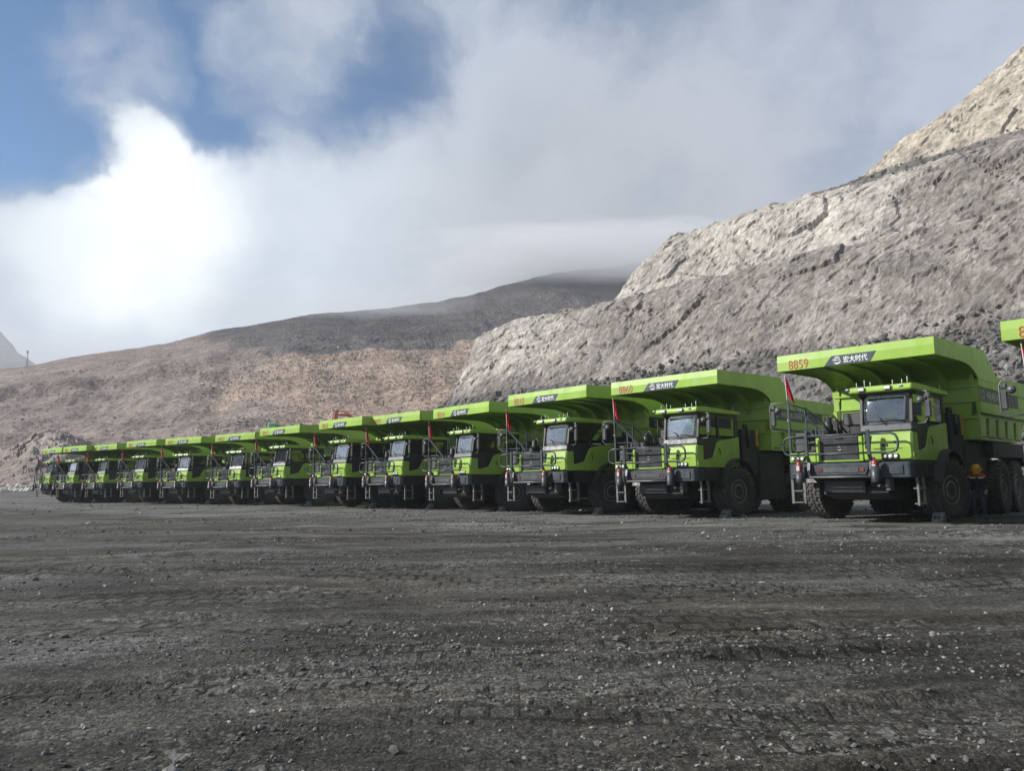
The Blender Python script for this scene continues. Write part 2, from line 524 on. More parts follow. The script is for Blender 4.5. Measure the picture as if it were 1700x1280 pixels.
# ------------------------------------------------------------------ ground
TRUCKS = [  # x, y, heading offset, number
    (13.05, 15.94, 0.08, '8861'), (9.49, 20.86, 0.08, '8859'), (5.22, 26.03, 0.05, '8860'), (1.32, 29.66, 0.10, '8810'),
    (-2.43, 34.65, 0.15, '8816'), (-6.12, 38.74, 0.08, '8893'), (-9.50, 41.28, 0.07, '8858'), (-14.46, 46.61, -0.02, '8813'),
    (-18.90, 51.22, -0.12, '8811'), (-24.09, 55.03, -0.14, '8817'), (-28.84, 58.52, -0.10, '8815'), (-34.13, 63.00, -0.07, '8812'),
    (-37.76, 65.01, -0.08, '8818'), (-41.46, 67.96, -0.02, '8819')]
YAW0 = R(40.9)

TRACKS = [  # lines y = a + b x + c x^2 of wheel tracks: (a, b, c, half width, depth, lug pitch)
    (3.95, 0.12, 0.010, 0.36, 0.050, 0.17), (5.15, 0.15, 0.004, 0.38, 0.050, 0.19), (6.05, 0.17, 0.004, 0.30, 0.030, 0.18),
    (7.05, -0.02, 0.004, 0.55, 0.035, 0.24), (3.20, 0.05, 0.02, 0.26, 0.050, 0.16), (9.2, 0.06, -0.012, 0.45, 0.050, 0.24),
    (11.3, -0.06, 0.004, 0.5, 0.07, 0.26), (12.9, -0.10, 0.002, 0.5, 0.06, 0.26), (14.6, 0.02, -0.006, 0.5, 0.06, 0.28),
    (6.4, -0.27, 0.012, 0.34, 0.030, 0.20), (8.2, 0.26, -0.012, 0.42, 0.035, 0.24), (10.3, -0.16, 0.018, 0.45, 0.045, 0.25), (4.6, -0.06, -0.02, 0.30, 0.035, 0.17),
    (17.0, -0.12, 0.004, 0.5, 0.06, 0.28), (20.0, -0.30, 0.0, 0.5, 0.05, 0.28), (24.5, -0.55, 0.0, 0.5, 0.025, 0.28)]

def ground_base(x, y):
    n = (x + y) * 0.70711
    z = 0.12 * np.exp(-(((x - 12) / 7) ** 2 + ((y - 22) / 8) ** 2))
    z = z + 1.0 * sstep(y, 70, 104) + 0.5 * sstep(n, 36, 48)
    near = sstep(np.hypot(x, y), 200, 60)
    z = z + near * 0.045 * fbm(x / 5.0, y / 3.2, x * 0, 3, 3)
    return z

def ground_detail(x, y):
    """relief, the wheel-churned mask and the coordinates of the tread prints"""
    r = np.hypot(x, y)
    fade = sstep(r, 60, 22)
    z = fade * (0.016 * fbm(x / 0.8, y / 0.6, x * 0, 3, 11) + 0.014 * fbm(x / 3.0, y / 1.6, x * 0, 3, 13)) + sstep(r, 22, 8) * 0.004 * fbm(x / 0.12, y / 0.14, x * 0, 1, 23)
    mask = np.zeros(x.shape)
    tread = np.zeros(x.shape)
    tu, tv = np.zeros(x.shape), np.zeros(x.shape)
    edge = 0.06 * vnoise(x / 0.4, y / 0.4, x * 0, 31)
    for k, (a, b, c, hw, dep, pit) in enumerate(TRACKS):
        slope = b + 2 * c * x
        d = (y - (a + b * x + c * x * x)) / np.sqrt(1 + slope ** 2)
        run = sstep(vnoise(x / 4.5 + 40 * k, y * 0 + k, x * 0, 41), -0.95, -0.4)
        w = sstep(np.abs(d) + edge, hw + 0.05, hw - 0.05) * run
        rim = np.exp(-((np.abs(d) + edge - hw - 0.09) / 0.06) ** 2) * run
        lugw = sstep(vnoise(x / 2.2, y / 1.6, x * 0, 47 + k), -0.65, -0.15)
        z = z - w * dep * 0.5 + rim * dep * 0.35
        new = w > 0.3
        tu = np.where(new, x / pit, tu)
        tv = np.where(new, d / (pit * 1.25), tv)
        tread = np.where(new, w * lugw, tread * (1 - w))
        mask = np.maximum(mask, np.maximum(w * 0.75, rim * 0.6))
    return z, mask, tread, tu, tv

def build_ground():
    rad = [0.0, 0.6, 1.2, 1.8]
    r = 2.2
    while r < 900:
        rad.append(r)
        r *= 1.0062 if r < 15 else (1.012 if r < 70 else 1.06)
    rad = np.array(rad)
    th = np.concatenate([np.linspace(R(-50), R(50), 640, endpoint=False), np.linspace(R(50), R(310), 90, endpoint=False)])
    RR, TT = np.meshgrid(rad, th, indexing='ij')
    x, y = RR * np.sin(TT), RR * np.cos(TT)
    zd, mask, tread, tu, tv = ground_detail(x, y)
    z = ground_base(x, y) + zd
    V = np.stack([x, y, z], -1).reshape(-1, 3)
    me = raw_mesh('ground', V, grid_faces(len(rad), len(th), True)[:, ::-1], True)
    attr(me, 'churned', mask)
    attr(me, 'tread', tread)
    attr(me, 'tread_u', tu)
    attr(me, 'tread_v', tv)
    attr(me, 'rust', np.exp(-((x - 1.9) / 1.0) ** 2 - ((y - 6.75) / 0.32) ** 2) + 0.6 * np.exp(-((x + 5.0) / 3.5) ** 2 - ((y - 16.5) / 0.8) ** 2))
    attr(me, 'gravelly', sstep(y + 0.9 * x + 2.0 * fbm(x / 6, y / 3, x * 0, 3, 77), 17, 24) * 0.8)
    m, nt, bs = new_mat('gravel_ground')
    oc = N(nt, 'ShaderNodeTexCoord').outputs['Object']
    lat = N(nt, 'ShaderNodeMapping', {'Vector': oc, 'Scale': (0.35, 1.0, 1.0)}).outputs[0]
    lat2 = N(nt, 'ShaderNodeMapping', {'Vector': oc, 'Rotation': (0, 0, R(-8)), 'Scale': (0.18, 1.0, 1.0)}).outputs[0]
    big = noise(nt, lat, 0.28, 5, 0.6, 0.6)
    mid = noise(nt, lat, 1.3, 6, 0.65)
    fin = noise(nt, oc, 26, 5, 0.75)
    grit = N(nt, 'ShaderNodeTexVoronoi', {'Vector': oc, 'Scale': 42.0}, feature='F1')
    gcol = N(nt, 'ShaderNodeSeparateColor', {0: grit.outputs['Color']}).outputs[0]
    grit2 = N(nt, 'ShaderNodeTexVoronoi', {'Vector': oc, 'Scale': 15.0}, feature='F1')
    g2c = N(nt, 'ShaderNodeSeparateColor', {0: grit2.outputs['Color']}).outputs[0]
    f = mapr(nt, mth(nt, 'MULTIPLY_ADD', fin, 0.7, mth(nt, 'MULTIPLY', mid, 0.6)), 0.48, 0.84)
    col = mixc(nt, f, (0.0125, 0.0122, 0.0110, 1), (0.061, 0.060, 0.055, 1))
    # grey gravel sheets and brown mud patches
    col = mixc(nt, mth(nt, 'MULTIPLY', mapr(nt, big, 0.47, 0.62), 0.65), col, mixc(nt, fin, (0.050, 0.052, 0.052, 1), (0.145, 0.146, 0.142, 1)))
    brown = mapr(nt, noise(nt, lat, 0.19, 4, 0.6), 0.46, 0.60)
    col = mixc(nt, mth(nt, 'MULTIPLY', brown, 0.70), col, mixc(nt, f, (0.032, 0.027, 0.019, 1), (0.098, 0.086, 0.066, 1)))
    col = mixc(nt, mth(nt, 'MULTIPLY', at_node(nt, 'churned'), 0.80), col, mixc(nt, f, (0.036, 0.034, 0.028, 1), (0.080, 0.076, 0.066, 1)))
    col = mixc(nt, mth(nt, 'MULTIPLY', at_node(nt, 'gravelly'), mapr(nt, mid, 0.35, 0.6, 0.25, 0.8)), col, mixc(nt, fin, (0.08, 0.08, 0.078, 1), (0.23, 0.23, 0.225, 1)))
    col = mixc(nt, mth(nt, 'MULTIPLY', at_node(nt, 'rust'), mapr(nt, mid, 0.38, 0.68, 0.05, 0.55)), col, (0.13, 0.092, 0.055, 1))
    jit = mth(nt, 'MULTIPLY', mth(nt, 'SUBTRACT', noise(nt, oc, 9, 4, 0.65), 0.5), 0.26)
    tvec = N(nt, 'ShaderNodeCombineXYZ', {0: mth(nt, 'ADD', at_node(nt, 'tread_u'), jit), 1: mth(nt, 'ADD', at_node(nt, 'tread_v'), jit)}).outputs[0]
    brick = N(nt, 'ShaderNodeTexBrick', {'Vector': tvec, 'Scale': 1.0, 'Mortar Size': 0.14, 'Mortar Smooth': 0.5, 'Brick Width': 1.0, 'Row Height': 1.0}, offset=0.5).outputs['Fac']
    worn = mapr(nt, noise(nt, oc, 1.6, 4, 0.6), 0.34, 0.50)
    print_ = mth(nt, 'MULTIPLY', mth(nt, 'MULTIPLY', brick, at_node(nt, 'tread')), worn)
    col = mixc(nt, mth(nt, 'MULTIPLY', print_, 0.9), col, (0.008, 0.0075, 0.006, 1))  # shade in the tread grooves, put into the colour as near-black
    # every chip of gravel has its own grey
    for vs, amt in ((24.0, 0.55), (55.0, 0.75), (110.0, 0.6)):
        vc = N(nt, 'ShaderNodeSeparateColor', {0: N(nt, 'ShaderNodeTexVoronoi', {'Vector': oc, 'Scale': vs}, feature='F1').outputs['Color']}).outputs[0]
        col = mixc(nt, amt, col, mixc(nt, 1.0, col, mixc(nt, vc, (0.35, 0.35, 0.35, 1), (1.75, 1.75, 1.72, 1)), 'MULTIPLY'))
    col = mixc(nt, mth(nt, 'MULTIPLY', mapr(nt, noise(nt, lat2, 0.55, 6, 0.62), 0.42, 0.56, 1.0, 0.0), 0.75), col, mixc(nt, 1.0, col, (0.42, 0.40, 0.37, 1), 'MULTIPLY'))
    # pale chips and dark chips
    col = mixc(nt, mth(nt, 'MULTIPLY', mapr(nt, gcol, 0.86, 0.95), mapr(nt, mid, 0.42, 0.62, 0.0, 0.5)), col, (0.20, 0.20, 0.19, 1))
    col = mixc(nt, mth(nt, 'MULTIPLY', mapr(nt, g2c, 0.90, 0.96), mapr(nt, mid, 0.45, 0.62, 0.0, 0.5)), col, (0.20, 0.20, 0.19, 1))
    setin(nt, bs, 'Base Color', col)
    setin(nt, bs, 'Roughness', 0.9)
    setin(nt, bs, 'Specular IOR Level', 0.25)
    h = mth(nt, 'MULTIPLY_ADD', mth(nt, 'SUBTRACT', 1.0, grit.outputs['Distance']), 0.45, mth(nt, 'MULTIPLY', fin, 0.6))
    h = mth(nt, 'MULTIPLY_ADD', mid, 1.2, h)
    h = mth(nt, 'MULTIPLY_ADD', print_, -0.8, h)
    b = N(nt, 'ShaderNodeBump', {'Height': h, 'Strength': 0.7, 'Distance': 0.022})
    setin(nt, bs, 'Normal', b.outputs[0])
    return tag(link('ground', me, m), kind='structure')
ground = build_ground()

def gz(x, y):
    x, y = np.atleast_1d(np.asarray(x, float)), np.atleast_1d(np.asarray(y, float))
    return ground_base(x, y) + ground_detail(x, y)[0]

# ------------------------------------------------------------------ benched quarry face
def en_xy(e, n):
    return (n - e) * 0.70711, (n + e) * 0.70711

def cliff_height(e, n):
    wob = 0.7 * fbm(e / 9, n / 9, e * 0, 3, 5)
    wob2 = 0.6 * fbm(e / 7, n / 12 + 9, e * 0, 3, 8)
    n1, n2, n3 = n + wob, n + wob2, n + 0.7 * wob - 0.5 * wob2
    e1 = e + 1.2 * fbm(n / 5, e / 9, e * 0, 3, 15)
    rub = np.minimum(np.interp(n1, [44, 46, 60, 61], [-1.0, 0, 11.6, 11.9]), np.interp(84 - e1, [-6, 0, 12], [-2, 0.5, 12.3]))
    f1 = np.minimum(np.interp(n2, [60, 63.2, 65.2, 69], [0, 6.5, 9.4, 9.9]), np.interp(72.5 - e1, [0, 2.6, 10], [0, 7.5, 9.4]))
    f2 = np.minimum(np.interp(n3, [69, 70.5, 73.5, 75.3, 77.5], [0, 2.0, 7.8, 9.2, 9.6]), np.interp(54.0 - e1, [0, 2.6, 6.0], [0, 5.5, 9.6]))
    top = np.interp(e, [-12, 0, 8, 13.2, 16.1, 18.5, 23.6, 27.6, 34, 60], [64, 58, 50, 44.3, 42.0, 38.7, 36.7, 32.7, 31.2, 31.2]) - 31.3
    f3 = np.clip((n3 - 77.5) * 1.35, 0, None)
    f3 = np.minimum(f3, np.clip(top, 0, None) + 0.06 * np.clip(n - 86, 0, 40))
    loose = np.maximum(sstep(n1, 61.0, 59.3), sstep(n2, 65.4, 66.2) * sstep(n3, 70.2, 69.2))
    loose = np.maximum(loose, sstep(n3, 75.6, 76.4) * sstep(n3, 79.3, 77.9))
    pale = np.maximum(sstep(n3, 69.0, 70.2) * sstep(e, 8, 34), 0.62 * sstep(n2, 59.5, 61.5) * sstep(e + 3 * wob, 40, 60))  # pale fresh rock, with the upper bench's sunlit contrast put into the colour
    tan = sstep(n3, 77.6, 79.0)
    return rub + f1 + f2 + f3, loose, pale, tan

def build_cliff():
    ee = np.concatenate([np.arange(-14, 6, 0.5), np.arange(6, 74, 0.21), np.arange(74, 90, 0.4)])
    nn = np.concatenate([np.arange(44, 59, 0.30), np.arange(59, 66, 0.115), np.arange(66, 69, 0.4), np.arange(69, 76, 0.115), np.arange(76, 77.5, 0.4),
                         np.arange(77.5, 90, 0.2), np.arange(90, 140, 3.0)])
    E_, N_ = np.meshgrid(ee, nn, indexing='ij')
    z, loose, pale, tan = cliff_height(E_, N_)
    x, y = en_xy(E_, N_)
    P = np.stack([x, y, z], -1)
    de, dn = np.gradient(P, axis=0), np.gradient(P, axis=1)
    nr = np.cross(de, dn)
    nr /= np.linalg.norm(nr, axis=-1, keepdims=True)
    nr *= np.sign(nr[..., 2:3] + 1e-9)
    # smooth the normal field so that ledges do not fold
    for _ in range(6):
        nr[1:-1, 1:-1] = (nr[1:-1, 1:-1] * 2 + nr[2:, 1:-1] + nr[:-2, 1:-1] + nr[1:-1, 2:] + nr[1:-1, :-2]) / 6
    hard = 1 - loose
    # joints dip to the right: shear the lookup so blocks lie along them
    sx, sy, sz = x + 0.5 * z, y, z - 0.35 * (x - y) * 0.7
    fa, ea = facets(sx / 5.5, sy / 5.5, sz / 3.6, 100)
    fb, eb = facets(sx / 1.9, sy / 1.9, sz / 1.1, 200)
    fc, ec = facets(x / 0.75, y / 0.75, z / 0.75, 300)
    big = fbm(x / 7, y / 7, z / 5, 4, 61)
    amp = sstep(z, 0.2, 2.0)
    fd, ed = facets(sx / 0.55, sy / 0.55, sz / 0.45, 400)
    crk = sstep(np.abs(fbm((x - y) / 9 + z / 5, (x + y) / 9, z / 14 - (x - y) / 30, 4, 411)), 0.05, 0.0) * sstep(vnoise(x / 6, y / 6, z / 6, 421), -0.2, 0.3)
    crk2 = sstep(np.abs(fbm((x - y) / 4 - z / 6, (x + y) / 5, z / 3, 4, 431)), 0.06, 0.0) * sstep(vnoise(x / 5, y / 5, z / 5, 441), -0.1, 0.3)
    d = hard * (0.50 * fbm(x / 10, y / 10, z / 8, 2, 61) + 0.27 * fa + 0.16 * fb + 0.06 * fd - 0.26 * crk - 0.20 * crk2) + loose * (0.30 * big + 0.26 * fc + 0.14 * fd)
    d = d * amp
    P = P + nr * d[..., None]
    me = raw_mesh('quarry_face', P.reshape(-1, 3), grid_faces(len(ee), len(nn))[:, ::-1], False)
    attr(me, 'loose', loose)
    attr(me, 'pale', pale)
    attr(me, 'tan', tan)
    m = rock_mat('quarry_rock', ((0.138, 0.126, 0.117), (0.285, 0.263, 0.245)),
                 [('pale', (0.27, 0.252, 0.228), (0.44, 0.415, 0.378)), ('tan', (0.27, 0.238, 0.198), (0.43, 0.388, 0.328)), ('loose', (0.080, 0.077, 0.074), (0.17, 0.163, 0.155))],
                 fine=1.0, bump=0.34, crack=1.0)
    return tag(link('quarry_terrain', me, m), 'benched grey quarry rock face rising behind the parked trucks', kind='structure')
cliff = build_cliff()

# ------------------------------------------------------------------ the bare hill behind
U_T = [-1.5, -0.95, -0.688, -0.64, -0.567, -0.471, -0.406, -0.285, -0.17, -0.105, -0.056, 0.002, 0.06, 0.126, 0.175, 0.6]
EL_T = [0.10, 0.135, 0.1596, 0.1656, 0.1769, 0.1905, 0.2079, 0.227, 0.238, 0.2439, 0.2533, 0.2693, 0.2838, 0.2888, 0.2966, 0.31]
YR_U = [-1.5, -0.69, -0.3, -0.05, 0.06, 0.18, 0.6]
YR = [215, 230, 265, 310, 360, 400, 420]

def hill_z(u, s):
    yr = np.interp(u, YR_U, YR)
    y0 = 102.0
    y = y0 + (yr - y0) * s
    zr = CAM_H + yr * np.interp(u, U_T, EL_T)
    sc = np.clip(s, 0, 1)
    prof = 0.62 * sc + 0.38 * sc ** 1.7
    z = 0.6 + (zr - 0.6) * prof + np.clip(s - 1, 0, 1) * (yr - y0) * 0.05
    # a haul track benched across the left flank
    c = 0.70 + 0.10 * (u + 0.6)
    led = (sstep(s, c - 0.05, c) - sstep(s, c, c + 0.05)) * sstep(u, -0.15, -0.42)
    z = z + led * 2.2
    # a quarried knoll low on the left
    kn = np.exp(-((u + 0.615) / 0.048) ** 2) * np.interp(s, [0, 0.02, 0.10, 0.17, 0.30], [0, 0.25, 1.0, 1.0, 0.0])
    z = z + kn * 3.4
    pk = np.exp(-((u + 0.118) / 0.048) ** 2) * np.interp(s, [0, 0.02, 0.06, 0.10, 0.18], [0, 0.3, 1.0, 0.9, 0])
    z = z + pk * 7.6
    return u * y, y, z, kn, pk

def build_hill():
    uu = np.concatenate([np.linspace(-1.5, -0.75, 60, endpoint=False), np.linspace(-0.75, 0.20, 620), np.linspace(0.215, 0.6, 20)])
    ss = np.concatenate([np.linspace(-0.06, 0.45, 170, endpoint=False), np.linspace(0.45, 1.05, 150), np.linspace(1.1, 1.6, 8)])
    U, S = np.meshgrid(uu, ss, indexing='ij')
    x, y, z, kn, pk = hill_z(U, S)
    hard = np.clip(kn * 1.6, 0, 1) + np.clip(pk * 1.6, 0, 1)
    fa, ea = facets(x / 4.0, y / 4.0, z / 3.0, 500)
    fb, eb = facets(x / 1.5, y / 1.5, z / 1.2, 520)
    gully = fbm(x / 16 + z / 18, y / 60, z / 40, 4, 71)
    rough = sstep(U, -0.40, -0.22)
    z = z + sstep(S, 0, 0.08) * (1 - 0.65 * sstep(S, 0.7, 0.95)) * (1.1 * gully + 0.8 * fbm(x / 9, y / 9, z * 0, 4, 73) + (0.08 + 0.16 * rough) * fb + 0.15 * rough * fa) + hard * (0.7 * fa + 0.6 * fb)
    P = np.stack([x, y, z], -1)
    me = raw_mesh('hill', P.reshape(-1, 3), grid_faces(len(uu), len(ss))[:, ::-1], False)
    w = 0.09 * fbm(x / 25, y / 40, z / 20, 4, 81)
    dark = sstep(S + w + 0.12 * np.clip(-U - 0.25, 0, 1), 0.60, 0.72) * sstep(U + 0.5 * w, -0.52, -0.30)  # dark upper band: cloud shadow put into the slope's colour
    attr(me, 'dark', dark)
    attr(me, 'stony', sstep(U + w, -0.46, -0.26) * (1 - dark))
    attr(me, 'pale', np.clip(pk * 1.5, 0, 1) + 0.45 * np.clip(kn * 1.4, 0, 1))
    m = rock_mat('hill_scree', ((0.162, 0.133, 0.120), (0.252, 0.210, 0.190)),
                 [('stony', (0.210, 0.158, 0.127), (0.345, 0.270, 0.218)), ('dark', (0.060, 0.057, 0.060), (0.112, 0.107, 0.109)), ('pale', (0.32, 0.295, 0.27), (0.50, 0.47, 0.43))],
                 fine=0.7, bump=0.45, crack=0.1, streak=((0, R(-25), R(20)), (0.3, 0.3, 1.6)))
    return tag(link('hill', me, m), kind='structure')
hill = build_hill()

def build_peak():
    th = np.linspace(0, 2 * np.pi, 90, endpoint=False)
    rr = np.linspace(0, 1, 50)
    RR, TT = np.meshgrid(rr, th, indexing='ij')
    cx, cy = -440.0, 600.0
    ridge = 1 + 0.25 * np.cos(3 * TT + 1) + 0.12 * np.cos(7 * TT)
    x = cx + RR * 130 * np.cos(TT) * ridge
    y = cy + RR * 150 * np.sin(TT) * ridge
    z = 165 * (1 - RR) ** 1.1 - 4
    z = z + 14 * fbm(x / 60, y / 60, z / 60, 5, 91) * np.clip(RR * 5, 0.2, 1) * (1 - RR)
    me = raw_mesh('mountain', np.stack([x, y, z], -1).reshape(-1, 3), grid_faces(50, 90, True), False)
    m = rock_mat('far_rock', ((0.10, 0.10, 0.105), (0.17, 0.17, 0.175)), [], fine=0.1, bump=0.5, crack=0.1)
    return tag(link('mountain', me, m), kind='structure')
build_peak()

# ------------------------------------------------------------------ loose stones
_t = (1 + 5 ** 0.5) / 2
ICO_V = np.array([(-1, _t, 0), (1, _t, 0), (-1, -_t, 0), (1, -_t, 0), (0, -1, _t), (0, 1, _t), (0, -1, -_t), (0, 1, -_t), (_t, 0, -1), (_t, 0, 1), (-_t, 0, -1), (-_t, 0, 1)]) / math.sqrt(1 + _t * _t)
ICO_F = np.array([(0, 11, 5), (0, 5, 1), (0, 1, 7), (0, 7, 10), (0, 10, 11), (1, 5, 9), (5, 11, 4), (11, 10, 2), (10, 7, 6), (7, 1, 8),
                  (3, 9, 4), (3, 4, 2), (3, 2, 6), (3, 6, 8), (3, 8, 9), (4, 9, 5), (2, 4, 11), (6, 2, 10), (8, 6, 7), (9, 8, 1)])

def stones_mesh(name, C, S, flat=0.7, sink=0.25):
    n = len(C)
    A = rng.normal(size=(n, 3, 3))
    Q, _ = np.linalg.qr(A)
    sc = np.stack([rng.uniform(0.7, 1.35, n), rng.uniform(0.55, 1.1, n), rng.uniform(0.4, 0.85, n)], -1)
    base = ICO_V[None] * (1 + rng.uniform(-0.30, 0.22, (n, 12, 1)))
    V = np.einsum('nij,nkj->nki', Q, base * sc[:, None, :])
    V[..., 2] *= flat
    V = V * S[:, None, None] + C[:, None, :]
    V[..., 2] += (S * (flat * 0.6 - sink))[:, None]
    F = ICO_F[None] + (np.arange(n) * 12)[:, None, None]
    me = raw_mesh(name, V.reshape(-1, 3), F.reshape(-1, 3), False)
    attr(me, 'tone', np.repeat(rng.uniform(0, 1, n), 12))
    return me

def stone_mat(name, c0, c1, c2, fine=8.0):
    m, nt, bs = new_mat(name)
    oc = N(nt, 'ShaderNodeTexCoord').outputs['Object']
    tone = at_node(nt, 'tone')
    col = mixc(nt, mapr(nt, tone, 0.0, 0.75, smooth=False), (*c0, 1), (*c1, 1))
    col = mixc(nt, mapr(nt, tone, 0.80, 1.0), col, (*c2, 1))
    nn = noise(nt, oc, fine, 4, 0.65)
    col = mixc(nt, 1.0, col, mixc(nt, nn, (0.7, 0.7, 0.7, 1), (1.3, 1.3, 1.3, 1)), 'MULTIPLY')
    setin(nt, bs, 'Base Color', col)
    setin(nt, bs, 'Roughness', 0.9)
    setin(nt, bs, 'Specular IOR Level', 0.25)
    setin(nt, bs, 'Normal', N(nt, 'ShaderNodeBump', {'Height': nn, 'Strength': 0.6, 'Distance': 0.4 / fine}).outputs[0])
    return m

def scatter_gravel():
    Cs, Ss = [], []
    for n, r0, r1, s0, s1 in ((24000, 2.9, 9, 0.003, 0.022), (15000, 7, 19, 0.006, 0.033), (14000, 16, 36, 0.012, 0.055), (3500, 30, 80, 0.03, 0.12)):
        th = rng.uniform(R(-44), R(44), n)
        r = np.sqrt(rng.uniform(r0 * r0, r1 * r1, n))
        x, y = r * np.sin(th), r * np.cos(th)
        # stones gather in drifts, few lie in the wheel tracks
        dens = fbm(x / 2.6, y / 1.2, x * 0, 3, 131) + 0.45 * sstep(x, 1.0, 5.0) * sstep(r, 12, 5) + 0.35 * sstep(y + 0.9 * x, 17, 24)
        keep = rng.uniform(0, 1, n) < np.clip(0.12 + 1.5 * dens, 0.015, 1)
        x, y = x[keep], y[keep]
        s = s0 + (s1 - s0) * rng.uniform(0, 1, len(x)) ** 3.6 * (1 + 1.2 * (rng.uniform(0, 1, len(x)) > 0.985))
        Cs.append(np.stack([x, y, gz(x, y)], -1))
        Ss.append(s)
    me = stones_mesh('gravel', np.concatenate(Cs), np.concatenate(Ss), 0.75, 0.22)
    m = stone_mat('gravel_stone', (0.060, 0.060, 0.058), (0.145, 0.143, 0.138), (0.28, 0.275, 0.265), 30)
    tag(link('gravel', me, m), 'loose grey gravel strewn over the parking ground', 'gravel', kind='stuff')
scatter_gravel()

def scatter_rubble():
    n = 12000
    e = rng.uniform(6, 84, n)
    nn = 45 + 15.5 * rng.uniform(0, 1, n) ** 0.9
    b = 1400   # crumbs on the benches
    e = np.concatenate([e, rng.uniform(10, 70, b), rng.uniform(10, 52, b)])
    nn = np.concatenate([nn, rng.uniform(65.2, 69.5, b), rng.uniform(75.3, 78.5, b)])
    z = cliff_height(e, nn)[0]
    x, y = en_xy(e, nn)
    s = 0.06 + 0.32 * rng.uniform(0, 1, len(e)) ** 4.0
    s[n:] *= 0.6
    z[n:] -= 0.35
    ok = (z > 0.3) & ~((e > 52) & (nn > 57) & (np.arange(len(e)) < n)) & ~((e > 48) & (rng.uniform(0, 1, len(e)) < 0.5))
    me = stones_mesh('rubble', np.stack([x, y, z + 0.05], -1)[ok], s[ok], 0.85, 0.2)
    m = stone_mat('rubble_stone', (0.08, 0.077, 0.073), (0.17, 0.163, 0.155), (0.25, 0.24, 0.228), 3)
    tag(link('rubble', me, m), 'dark broken rubble heaped at the foot of the quarry face', 'rubble', kind='stuff')
    # scree boulders over the hill
    n = 9000
    u = np.concatenate([rng.uniform(-0.42, 0.02, n), rng.uniform(-0.75, 0.15, 2500)])
    sv = np.concatenate([rng.uniform(0.03, 0.66, n), rng.uniform(0.0, 0.9, 2500)])
    x, y, z, kn, pk = hill_z(u, sv)
    keep = rng.uniform(0, 1, len(u)) < np.clip(0.35 + 1.1 * fbm(x / 14, y / 20, z / 14, 3, 141) + 0.5 * sstep(u, -0.32, -0.1), 0.06, 1)
    s = 0.09 + 0.22 * rng.uniform(0, 1, len(u)) ** 3.0
    s = s * (0.7 + 0.0035 * y)
    gul = 1.1 * fbm(x / 16 + z / 18, y / 60, z / 40, 4, 71) + 0.8 * fbm(x / 9, y / 9, z * 0, 4, 73)
    C = np.stack([x, y, z + sstep(sv, 0, 0.08) * gul + 0.1], -1)
    me = stones_mesh('scree', C[keep], s[keep], 0.8, 0.2)
    m = stone_mat('scree_stone', (0.23, 0.187, 0.153), (0.35, 0.293, 0.243), (0.47, 0.41, 0.35), 2)
    tag(link('scree', me, m), 'tan boulders scattered over the slope of the bare hill', 'scree', kind='stuff')
    # pale pile at the far end of the row
    n = 420
    u = rng.uniform(-0.72, -0.60, n)
    y = rng.uniform(99, 105, n)
    z = 0.9 + 0.9 * np.exp(-((y - 102) / 1.5) ** 2) * rng.uniform(0.2, 1, n)
    me = stones_mesh('rock_pile', np.stack([u * y, y, z], -1), 0.15 + 0.35 * rng.uniform(0, 1, n) ** 2, 0.8, 0.2)
    m = stone_mat('pale_stone', (0.35, 0.33, 0.30), (0.52, 0.50, 0.46), (0.62, 0.60, 0.56), 3)
    tag(link('pale_rubble', me, m), 'low line of pale rubble beyond the far end of the truck row', 'rubble', kind='stuff')
scatter_rubble()

# ------------------------------------------------------------------ mining truck
# truck axes: x forward, y to the driver's left, z up; origin on the ground under the canopy's front edge
TYRE_R, AXLE_X = 0.86, -1.85

def make_tyre_mesh():
    b = B()
    r, w = TYRE_R, 0.25
    b.lathe([(0.40, -0.19), (0.52, -0.235), (0.66, -0.255), (0.77, -0.25), (0.815, -0.215), (0.825, -0.10), (0.825, 0.10), (0.815, 0.215), (0.77, 0.25),
             (0.66, 0.255), (0.52, 0.235), (0.40, 0.19)], 'y', 40)
    # staggered tread blocks
    nb = 26
    for row, (y0, y1, ph, bend) in enumerate(((-0.255, -0.145, 0.0, 1), (-0.125, -0.012, 0.5, 0), (0.012, 0.125, 0.0, 0), (0.145, 0.255, 0.5, 1))):
        for k in range(nb):
            a = 2 * math.pi * (k + ph) / nb
            rot = Matrix.Rotation(-a, 3, 'Y')
            ht = 0.07 if bend else 0.05
            rc = 0.835 if not bend else 0.820
            c = rot @ Vector((rc, (y0 + y1) / 2, 0))
            tilt = Matrix.Rotation(0.25 * (1 if row % 2 else -1), 3, 'X')
            b.box(c, (ht, y1 - y0, 0.150), 0.014, rot @ tilt)
    return b.mesh('tyre')

def make_rim_mesh(sign):
    b = B()
    s = sign
    b.lathe([(0.41, s * -0.15), (0.41, s * 0.20), (0.385, s * 0.215), (0.365, s * 0.20), (0.35, s * 0.13), (0.27, s * 0.12), (0.26, s * 0.19), (0.20, s * 0.21), (0.19, s * 0.14), (0.0, s * 0.135)], 'y', 32)
    for k in range(20):
        a = 2 * math.pi * k / 20
        c = Vector((0.31 * math.cos(a), s * 0.145, 0.31 * math.sin(a)))
        b.box(c, (0.038, 0.06, 0.038), 0, Matrix.Rotation(-a, 3, 'Y'))
    return b.mesh('rim')

TYRE_ME = make_tyre_mesh()
RIM_L, RIM_R = make_rim_mesh(1), make_rim_mesh(-1)

